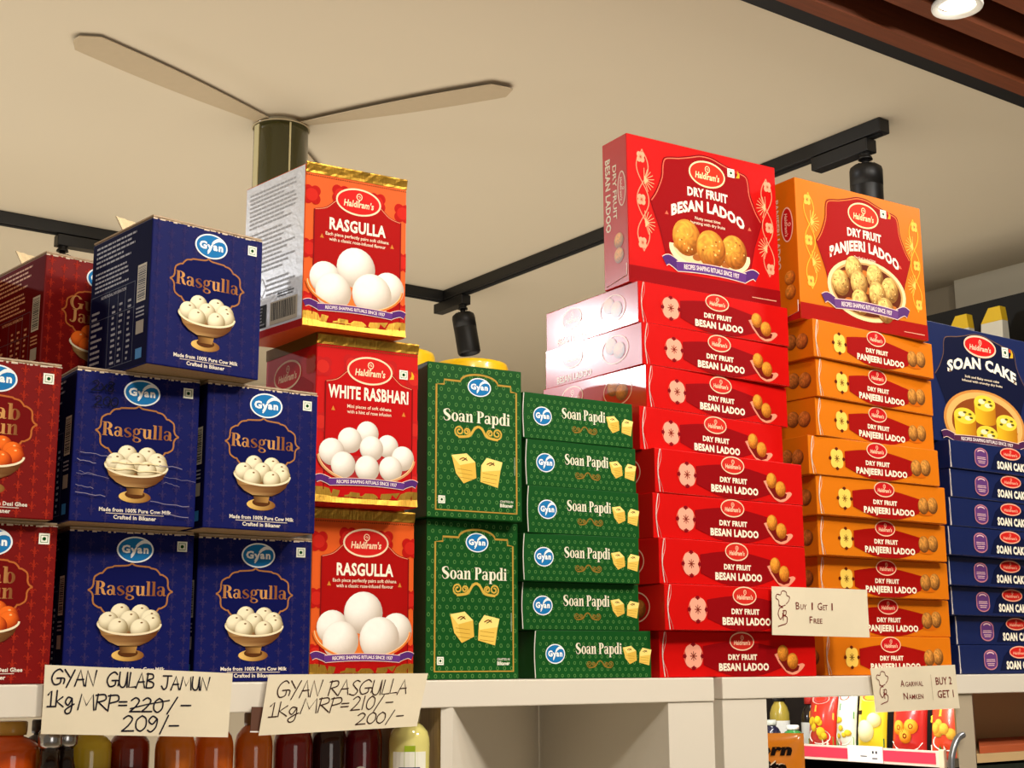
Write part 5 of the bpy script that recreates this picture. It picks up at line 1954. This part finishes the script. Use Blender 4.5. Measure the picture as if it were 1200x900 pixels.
for a_, b_ in zip(rows, rows[1:]):
    for i in range(4):
        bm.faces.new((a_[i], a_[(i + 1) % 4], b_[(i + 1) % 4], b_[i]))
bm.faces.new(rows[0][::-1])
bm.faces.new(rows[-1])
bmesh.ops.recalc_face_normals(bm, faces=bm.faces)
o = put('brown_board', mesh_from(bm, 'brown_board', mat('brown_sleeve', (126, 84, 58), .6, noise=.15)), None, None, (.447, .048, 1.2102))
tag(o, 'brown cardboard piece standing in front of the yellow bottle', 'cardboard')
# small colourful carton at the end of the bottle row
t = thing('small_carton', 'small striped colourful carton behind the lime bottle', 'carton', (.832, .075, 1.2102))
put('carton_body', prism_body(.024, .03, .246, 0, mat('teal_board', (70, 120, 136), .5), mat('teal_board', (70, 120, 136), .5)), t)
a = Art()
for k, cc in enumerate(((220, 190, 60), (226, 222, 210), (40, 70, 120), (224, 196, 70), (60, 130, 150), (226, 222, 210), (200, 80, 50), (60, 110, 60))):
    a.rect(.001, .236 - .018 * k, .023, .236 - .018 * k - .013, cc, 1)
put('front_print', a.mesh('front_print', (0, 0, 0), (1, 0, 0), (0, 0, 1), (0, -1, 0)), t)

# ------------------------------------------------------------------ lit snack display seen through the right shelf
t = thing('display_shelf', 'far display shelf with a pink price rail, seen under the right shelf', 'shelf', (3.45, 1.40, 0))
BR = mat('display_back', (30, 22, 20), .7)
bm = bmesh.new(); bm_box(bm, .0, 0, 1.225, .40, 1.30, 1.240); put('shelf_board', mesh_from(bm, 'shelf_board', mat('metal_shelf', (150, 146, 136), .4, .3)), t)
bm = bmesh.new(); bm_box(bm, .40, -1.0, 0, .42, 1.5, 2.2); put('back_panel', mesh_from(bm, 'back_panel', BR), t)
bm = bmesh.new(); bm_box(bm, -.008, .012, 1.224, -.0002, .578, 1.270, 0, .001); put('price_rail', mesh_from(bm, 'price_rail', mat('rail_white', (232, 206, 190), .4)), t)
bm = bmesh.new(); bm_box(bm, -.0095, .035, 1.232, -.0081, .555, 1.264); put('pink_insert', mesh_from(bm, 'pink_insert', mat('rail_pink', (206, 52, 78), .4)), t)
bm = bmesh.new(); bm_box(bm, -.012, .225, 1.226, -.0097, .360, 1.274); tg = put('price_tag', mesh_from(bm, 'price_tag', mat('tag_white', (236, 232, 226), .5)), t)
a = Art()
a.rect(.05, .016, .075, .019, (60, 60, 70), 1)
a.rect(.095, .026, .102, .034, (60, 60, 70), 1)
a.rect(.108, .026, .115, .034, (60, 60, 70), 1)
a.rect(.095, .010, .115, .014, (90, 90, 96), 1)
put('tag_print', a.mesh('tag_print', (-.012, .36, 1.226), (0, -1, 0), (0, 0, 1), (-1, 0, 0)), tg)
bm = bmesh.new()
bm_box(bm, -.010, .555, 1.222, .004, .578, 1.275, 0, .003)
bm_box(bm, -.010, .004, 1.222, .004, .024, 1.275, 0, .003)
put('rail_clip', mesh_from(bm, 'rail_clip', mat('rail_cap', (226, 206, 176), .4)), t)
bm = bmesh.new(); bm_box(bm, -.02, -.9, .0, .39, .0, 1.20); put('lower_case', mesh_from(bm, 'lower_case', BR), t)
bm = bmesh.new(); bm_box(bm, .02, .0, .3, .39, 1.3, 1.18); put('dark_lower_shelf', mesh_from(bm, 'dark_lower_shelf', mat('lower_goods_dark', (34, 22, 18), .8, noise=.5, nscale=9)), t)
area('snack_light', (3.25, 1.65, 1.86), (3.62, 1.70, 1.32), 10, .12, (1, .97, .92), .9)


def packet(y, w_, h_, col, label, deco, x=3.52, z=1.2402, tilt=8):
    """snack pouch: pillow body with crimped ends, standing on the display shelf"""
    t = thing('snack_packet', label, 'snack packet', (x, y, z), R(-90), 'snack packets on the far display shelf')
    t.rotation_euler = (R(-tilt), 0, R(-90))
    bm = bmesh.new()
    nu, nv = 12, 14
    fr, bk = [], []
    for j in range(nv + 1):
        v = j / nv
        rf, rb = [], []
        for i in range(nu + 1):
            u = i / nu
            d = .030 * math.sin(math.pi * u) ** .6 * math.sin(math.pi * min(1, max(0, (v - .04) / .92))) ** .5 if 0 < v < 1 else 0
            xx = (u - .5) * w_ * (1 - .04 * math.sin(math.pi * v))
            rf.append(bm.verts.new((xx, -d - .0004, v * h_)))
            rb.append(bm.verts.new((xx, d * .6 + .0004, v * h_)))
        fr.append(rf); bk.append(rb)
    for j in range(nv):
        for i in range(nu):
            bm.faces.new((fr[j][i], fr[j][i + 1], fr[j + 1][i + 1], fr[j + 1][i])).smooth = True
            bm.faces.new((bk[j][i], bk[j + 1][i], bk[j + 1][i + 1], bk[j][i + 1])).smooth = True
    for j in range(nv):
        bm.faces.new((fr[j][0], fr[j + 1][0], bk[j + 1][0], bk[j][0]))
        bm.faces.new((fr[j][nu], bk[j][nu], bk[j + 1][nu], fr[j + 1][nu]))
    for i in range(nu):
        bm.faces.new((fr[0][i], bk[0][i], bk[0][i + 1], fr[0][i + 1]))
        bm.faces.new((fr[nv][i], fr[nv][i + 1], bk[nv][i + 1], bk[nv][i]))
    put('pouch', mesh_from(bm, 'pouch', mat('pouch_%d_%d_%d' % col, col, .3, coat=.5, noise=.1, nscale=20)), t)
    a = Art()
    deco(a, w_, h_)

    def dep(p):
        u, v = p[0] / w_ + .5, p[1] / h_
        u, v = min(max(u, 0.001), .999), min(max(v, .041), .959)
        return .030 * math.sin(math.pi * u) ** .6 * math.sin(math.pi * (v - .04) / .92) ** .5
    me = bpy.data.meshes.new('pouch_print')
    me.from_pydata([(p[0], -dep(p) - .0016 - p[2] * 3, p[1]) for p in a.v], [], a.f)
    ca = me.color_attributes.new('ink', 'FLOAT_COLOR', 'POINT')
    buf = []
    for q in a.c:
        buf += [*lin(q), 1]
    ca.data.foreach_set('color', buf)
    me.materials.append(INK)
    put('pouch_print', me, t)
    return t


def deco_mix(cols, blobs, seed):
    def f(a, w_, h_):
        rnd = random.Random(seed)
        a.ellipse(0, .82 * h_, .32 * w_, .085 * h_, cols[0], 1, 20)
        a.ellipse(0, .82 * h_, .25 * w_, .055 * h_, mix(cols[0], (150, 20, 20), .6), 2, 20)
        a.poly([(-.46 * w_, .06 * h_), (.46 * w_, .06 * h_), (.46 * w_, .24 * h_), (.1 * w_, .33 * h_), (-.46 * w_, .20 * h_)], cols[1], 1)
        a.poly([(-.46 * w_, .52 * h_), (-.1 * w_, .62 * h_), (.46 * w_, .50 * h_), (.46 * w_, .60 * h_), (-.1 * w_, .72 * h_), (-.46 * w_, .62 * h_)], cols[3], 1)
        a.ellipse(.02 * w_, .24 * h_, .38 * w_, .12 * h_, (240, 238, 226), 2, 20)
        L = 3
        for k in range(blobs + 3):
            a.ball(rnd.uniform(-.26, .28) * w_, rnd.uniform(.24, .50) * h_, rnd.uniform(.09, .15) * w_, mix(cols[2], (90, 30, 0), .45), cols[2], L, seg=14, rings=4, grain=.05)
            L += 1
        for k in range(4):
            x = rnd.uniform(-.38, .30) * w_
            a.poly([(x, .10 * h_), (x + .1 * w_, .13 * h_), (x + .05 * w_, .20 * h_)], rnd.choice(((70, 140, 50), (230, 60, 40), (250, 240, 220))), L)
    return f


def deco_disc(a, w_, h_):
    a.poly([(-.46 * w_, .1 * h_), (.46 * w_, .1 * h_), (.46 * w_, .25 * h_), (-.46 * w_, .2 * h_)], (40, 104, 60), 1)
    a.ellipse(.02 * w_, .84 * h_, .34 * w_, .07 * h_, (236, 190, 120), 1, 20)
    a.ellipse(.02 * w_, .84 * h_, .28 * w_, .05 * h_, (226, 100, 60), 2, 20)
    a.ball(.20 * w_, .50 * h_, .20 * w_, (170, 150, 80), (242, 234, 180), 2)
    a.ball(-.08 * w_, .34 * h_, .30 * w_, (190, 176, 110), (248, 242, 200), 3, ry=.16 * h_)
    a.rect(-.40 * w_, .58 * h_, -.2 * w_, .64 * h_, (60, 40, 20), 2)


def deco_ring(a, w_, h_):
    a.ellipse(0, .82 * h_, .34 * w_, .08 * h_, (244, 226, 210), 1, 20)
    for x, y in ((-.16, .42), (.18, .44), (.02, .30)):
        a.ball(x * w_, y * h_, .17 * w_, (186, 96, 10), (246, 176, 60), 3)
        a.ellipse(x * w_, y * h_, .06 * w_, .06 * w_, (120, 40, 10), 4, 12)
    a.poly([(-.44 * w_, .22 * h_), (.44 * w_, .22 * h_), (.3 * w_, .12 * h_), (-.3 * w_, .12 * h_)], (240, 240, 230), 2)


PK = [
    (1.938, .115, .205, (206, 46, 30), 'red snack packet picturing yellow cubes, leftmost of the packets', deco_mix(((240, 160, 150), (120, 160, 60), (240, 206, 50), (240, 170, 70)), 5, 1)),
    (1.838, .078, .215, (230, 232, 214), 'white and green snack packet between the red and yellow packets', deco_mix(((220, 230, 210), (120, 176, 70), (226, 206, 60), (90, 150, 90)), 4, 8)),
    (1.735, .115, .21, (238, 206, 40), 'yellow snack packet picturing a round white disc', deco_disc),
    (1.592, .130, .205, (206, 40, 34), 'red snack packet picturing orange rings', deco_ring),
    (1.448, .130, .20, (226, 70, 34), 'orange red snack packet under the right price card', deco_mix(((244, 220, 150), (240, 240, 220), (240, 190, 70), (250, 210, 60)), 5, 3)),
    (1.312, .120, .205, (190, 40, 96), 'magenta snack packet near the dark crate', deco_mix(((230, 130, 160), (210, 60, 40), (236, 120, 60), (240, 190, 210)), 5, 5)),
    (1.185, .115, .205, (232, 150, 60), 'orange snack packet last at the right of the row', deco_mix(((250, 220, 190), (226, 60, 40), (246, 90, 50), (120, 60, 120)), 6, 6)),
]
for y, w_, h_, cc, lb, dc in PK:
    packet(y, w_, h_, cc, lb, dc)
# small jars and bottles left of the packets
for y, x, hh, cc, capc, lb in ((2.14, 3.545, .19, (170, 150, 60), (20, 18, 18), 'small jar with white label at the left of the far display'),
                               (2.05, 3.60, .18, (26, 16, 16), (190, 40, 34), 'dark bottle with a red band on the far display'),
                               (2.105, 3.462, .10, (36, 36, 60), (200, 206, 196), 'low dark blue jar on the far display'),
                               (2.028, 3.485, .085, (60, 140, 70), (240, 240, 236), 'low green tub with pale lid on the far display')):
    t = thing('display_jar', lb, 'jar', (x, y, 1.2402), 0, 'jars on the far display shelf')
    bm = bmesh.new()
    bm_lathe(bm, [(.030, 0), (.033, .004), (.033, hh * .62), (.026, hh * .74), (.018, hh * .80), (.018, hh * .84)], 24)
    put('jar_body', mesh_from(bm, 'jar_body', mat('djar_%d_%d_%d' % cc, cc, .2, coat=.5)), t)
    bm = bmesh.new()
    bm_lathe(bm, [(.021, hh * .83), (.021, hh * .97), (.018, hh)], 24)
    put('lid', mesh_from(bm, 'lid', mat('dcap_%d_%d_%d' % capc, capc, .4)), t)
    bm = bmesh.new()
    bm_lathe(bm, [(.0334, hh * .12), (.0334, hh * .50)], 24, cap_bottom=False, cap_top=False)
    put('label_band', mesh_from(bm, 'label_band', mat('dband', (226, 226, 220), .5)), t)
# yellow corn snack bag nearer, behind the right post
W2, H2 = .16, .24
t = thing('corn_snack_bag', 'orange and yellow snack bag with black lettering behind the right post', 'snack packet', (1.955, .682, 1.150), R(-46))


def deco_corn(a, w_, h_):
    a.poly([(-.46 * w_, .05 * h_), (.46 * w_, .05 * h_), (.42 * w_, .28 * h_), (0, .42 * h_), (-.44 * w_, .36 * h_)], (246, 200, 40), 1)
    a.text('corn', -.16 * w_, .36 * w_, .835 * h_, .09 * h_, (28, 18, 16), 3, bold=.06, shear=.2)
    a.text('Vita', -.10 * w_, .30 * w_, .70 * h_, .10 * h_, (28, 18, 16), 3, bold=.06, shear=.1)
    a.text('Vita', -.11 * w_, .29 * w_, .704 * h_, .10 * h_, (250, 230, 200), 2, bold=.09, shear=.1)
    a.line([(.12 * w_, .30 * h_), (.02 * w_, .18 * h_), (-.08 * w_, .12 * h_)], .02 * w_, (110, 40, 40), 2, smooth=4)
    a.line([(-.02 * w_, .30 * h_), (.10 * w_, .16 * h_), (.14 * w_, .08 * h_)], .02 * w_, (110, 40, 40), 2, smooth=4)
    a.ball(-.25 * w_, .2 * h_, .09 * w_, (200, 150, 70), (250, 226, 160), 2)


def pillow(t, w_, h_, mt, deco):
    bm = bmesh.new()
    nu, nv = 12, 14

    def dep(u, v):
        return .034 * math.sin(math.pi * min(max(u, 0), 1)) ** .6 * math.sin(math.pi * min(1, max(0, (v - .04) / .92))) ** .5 if 0 < v < 1 else 0
    fr = [[bm.verts.new(((i / nu - .5) * w_, -dep(i / nu, j / nv) - .0004, j / nv * h_)) for i in range(nu + 1)] for j in range(nv + 1)]
    bk = [[bm.verts.new(((i / nu - .5) * w_, dep(i / nu, j / nv) * .6 + .0004, j / nv * h_)) for i in range(nu + 1)] for j in range(nv + 1)]
    for j in range(nv):
        for i in range(nu):
            bm.faces.new((fr[j][i], fr[j][i + 1], fr[j + 1][i + 1], fr[j + 1][i])).smooth = True
            bm.faces.new((bk[j][i], bk[j + 1][i], bk[j + 1][i + 1], bk[j][i + 1])).smooth = True
        bm.faces.new((fr[j][0], fr[j + 1][0], bk[j + 1][0], bk[j][0]))
        bm.faces.new((fr[j][nu], bk[j][nu], bk[j + 1][nu], fr[j + 1][nu]))
    for i in range(nu):
        bm.faces.new((fr[0][i], bk[0][i], bk[0][i + 1], fr[0][i + 1]))
        bm.faces.new((fr[nv][i], fr[nv][i + 1], bk[nv][i + 1], bk[nv][i]))
    put('pouch', mesh_from(bm, 'pouch', mt), t)
    a = Art()
    deco(a, w_, h_)
    me = bpy.data.meshes.new('pouch_print')
    me.from_pydata([(p[0], -dep(p[0] / w_ + .5, p[1] / h_) - .0016 - p[2] * 3, p[1]) for p in a.v], [], a.f)
    ca = me.color_attributes.new('ink', 'FLOAT_COLOR', 'POINT')
    buf = []
    for q in a.c:
        buf += [*lin(q), 1]
    ca.data.foreach_set('color', buf)
    me.materials.append(INK)
    put('pouch_print', me, t)


pillow(t, W2, H2, mat('corn_bag_film', (236, 140, 24), .3, coat=.5, noise=.08), deco_corn)
box_obj('display_plinth', 1.85, .58, 0, 2.06, .79, 1.1498, mat('plinth_dark', (34, 26, 22), .7))
tag(bpy.data.objects['display_plinth'], 'dark plinth that the orange and yellow snack bag stands on', 'plinth')

# things in the right-hand bay
o = put('orange_board', footprint_mesh('orange_board', [(.502, .012), (1.25, .012), (1.25, .150), (.69, .150)], 0, .009, mat('orange_packing', (176, 84, 44), .6, noise=.25, nscale=18)), None, None, (1.196, 0, 1.3923))
tag(o, 'orange printed carton lid lying in the right-hand bay', 'carton')
t = thing('dark_crate', 'dark green packed crate with a pale strap, low in the right-hand bay', 'crate', (1.60, .012, 1.20))
put('crate_body', footprint_mesh('crate_body', [(.028, 0), (.7, 0), (.7, .12), (.19, .12)], 0, .176, mat('dark_green_wrap', (22, 30, 22), .45, noise=.6, nscale=40, bump=.5, bscale=50)), t)
bm = bmesh.new(); bm_box(bm, .145, -.0012, .0, .163, -.0002, .150, 0); put('strap', mesh_from(bm, 'strap', mat('tan_strap', (150, 124, 90), .6)), t)
t = thing('metal_frame', 'grey metal display frame with rounded corner at the edge of the right-hand bay', 'metal frame', (1.612, -.004, 1.2))
bm = bmesh.new()
pp = smooth_pts([(.0, 0), (.0, .10), (.0, .17), (.004, .195), (.016, .214), (.030, .220)], 5)
rings = []
for k, (px_, pz_) in enumerate(pp):
    q0, q1 = pp[max(k - 1, 0)], pp[min(k + 1, len(pp) - 1)]
    tx, tz = q1[0] - q0[0], q1[1] - q0[1]
    d_ = math.hypot(tx, tz)
    nx_, nz_ = -tz / d_, tx / d_
    rings.append([bm.verts.new((px_ + .0045 * math.cos(2 * math.pi * i / 14) * nx_, .0045 * math.sin(2 * math.pi * i / 14), pz_ + .0045 * math.cos(2 * math.pi * i / 14) * nz_)) for i in range(14)])
for a_, b_ in zip(rings, rings[1:]):
    for i in range(14):
        bm.faces.new((a_[i], a_[(i + 1) % 14], b_[(i + 1) % 14], b_[i])).smooth = True
bm.faces.new(rings[0])
bm.faces.new(rings[-1])
bmesh.ops.recalc_face_normals(bm, faces=bm.faces)
put('frame_tube', mesh_from(bm, 'frame_tube', mat('steel_tube', (150, 152, 156), .3, .8)), t)

area('snack_light', (2.35, -.45, 2.62), (1.98, .66, 1.3), 9, .12, (1, .96, .9))  # added fill lamp that brightens the corn snack bag, not a display fixture

# black wall shelf with yellow-topped bottles, high at right
t = thing('wall_shelf', 'black wall shelf high at right, under the bulkhead', 'shelf', (3.50, -.2, 2.332))
bm = bmesh.new(); bm_box(bm, .06, 0, -.6, .3, 2.6, .262); put('back_panel', mesh_from(bm, 'back_panel', mat('shelf_black', (12, 12, 13), .6)), t)
bm = bmesh.new(); bm_box(bm, -.12, 0, -.02, .0598, 2.6, .0); put('board', mesh_from(bm, 'board', mat('shelf_black', (12, 12, 13), .6)), t)
for y, lb in ((1.405, 'yellow-topped white pouch farthest along the high black shelf'), (1.265, 'yellow-topped white pouch in the middle of the high black shelf'),
              (1.150, 'yellow-topped white pouch nearest the right edge, high black shelf')):
    t = thing('spout_pouch', lb, 'pouch', (3.47, y, 2.3321), R(-90), 'yellow-topped pouches on the high black shelf')
    bm = bmesh.new()
    vs = [(-.044, 0), (.036, 0), (.036, .165), (-.036, .165)]
    d = .022
    a_ = [bm.verts.new((x, -d if z < .1 else -d * .6, z)) for x, z in vs]
    b_ = [bm.verts.new((x, d if z < .1 else d * .6, z)) for x, z in vs]
    bm.faces.new(a_); bm.faces.new(b_[::-1])
    for i in range(4):
        bm.faces.new((a_[i], b_[i], b_[(i + 1) % 4], a_[(i + 1) % 4]))
    bmesh.ops.recalc_face_normals(bm, faces=bm.faces)
    put('pouch_body', mesh_from(bm, 'pouch_body', mat('pouch_white', (226, 222, 206), .4)), t)
    bm = bmesh.new()
    vs = [(-.036, .1652), (.036, .1652), (.031, .208), (-.008, .208)]
    a_ = [bm.verts.new((x, -.014, z)) for x, z in vs]
    b_ = [bm.verts.new((x, .014, z)) for x, z in vs]
    bm.faces.new(a_); bm.faces.new(b_[::-1])
    for i in range(4):
        bm.faces.new((a_[i], b_[i], b_[(i + 1) % 4], a_[(i + 1) % 4]))
    bmesh.ops.recalc_face_normals(bm, faces=bm.faces)
    put('yellow_top', mesh_from(bm, 'yellow_top', mat('pouch_yellow', (236, 196, 40), .4)), t)

# two lit track spotlights further left along the back track, out of the picture
spot(-.62, 2.565, 'lit track spotlight second from the left on the back track, outside the picture', 'x', (.55, -.75, -.30), 42, (.93, .96, 1.0))
spot(-1.40, 2.565, 'lit track spotlight farthest left on the back track, outside the picture', 'x', (.65, -.72, -.28), 75, (.93, .96, 1.0))
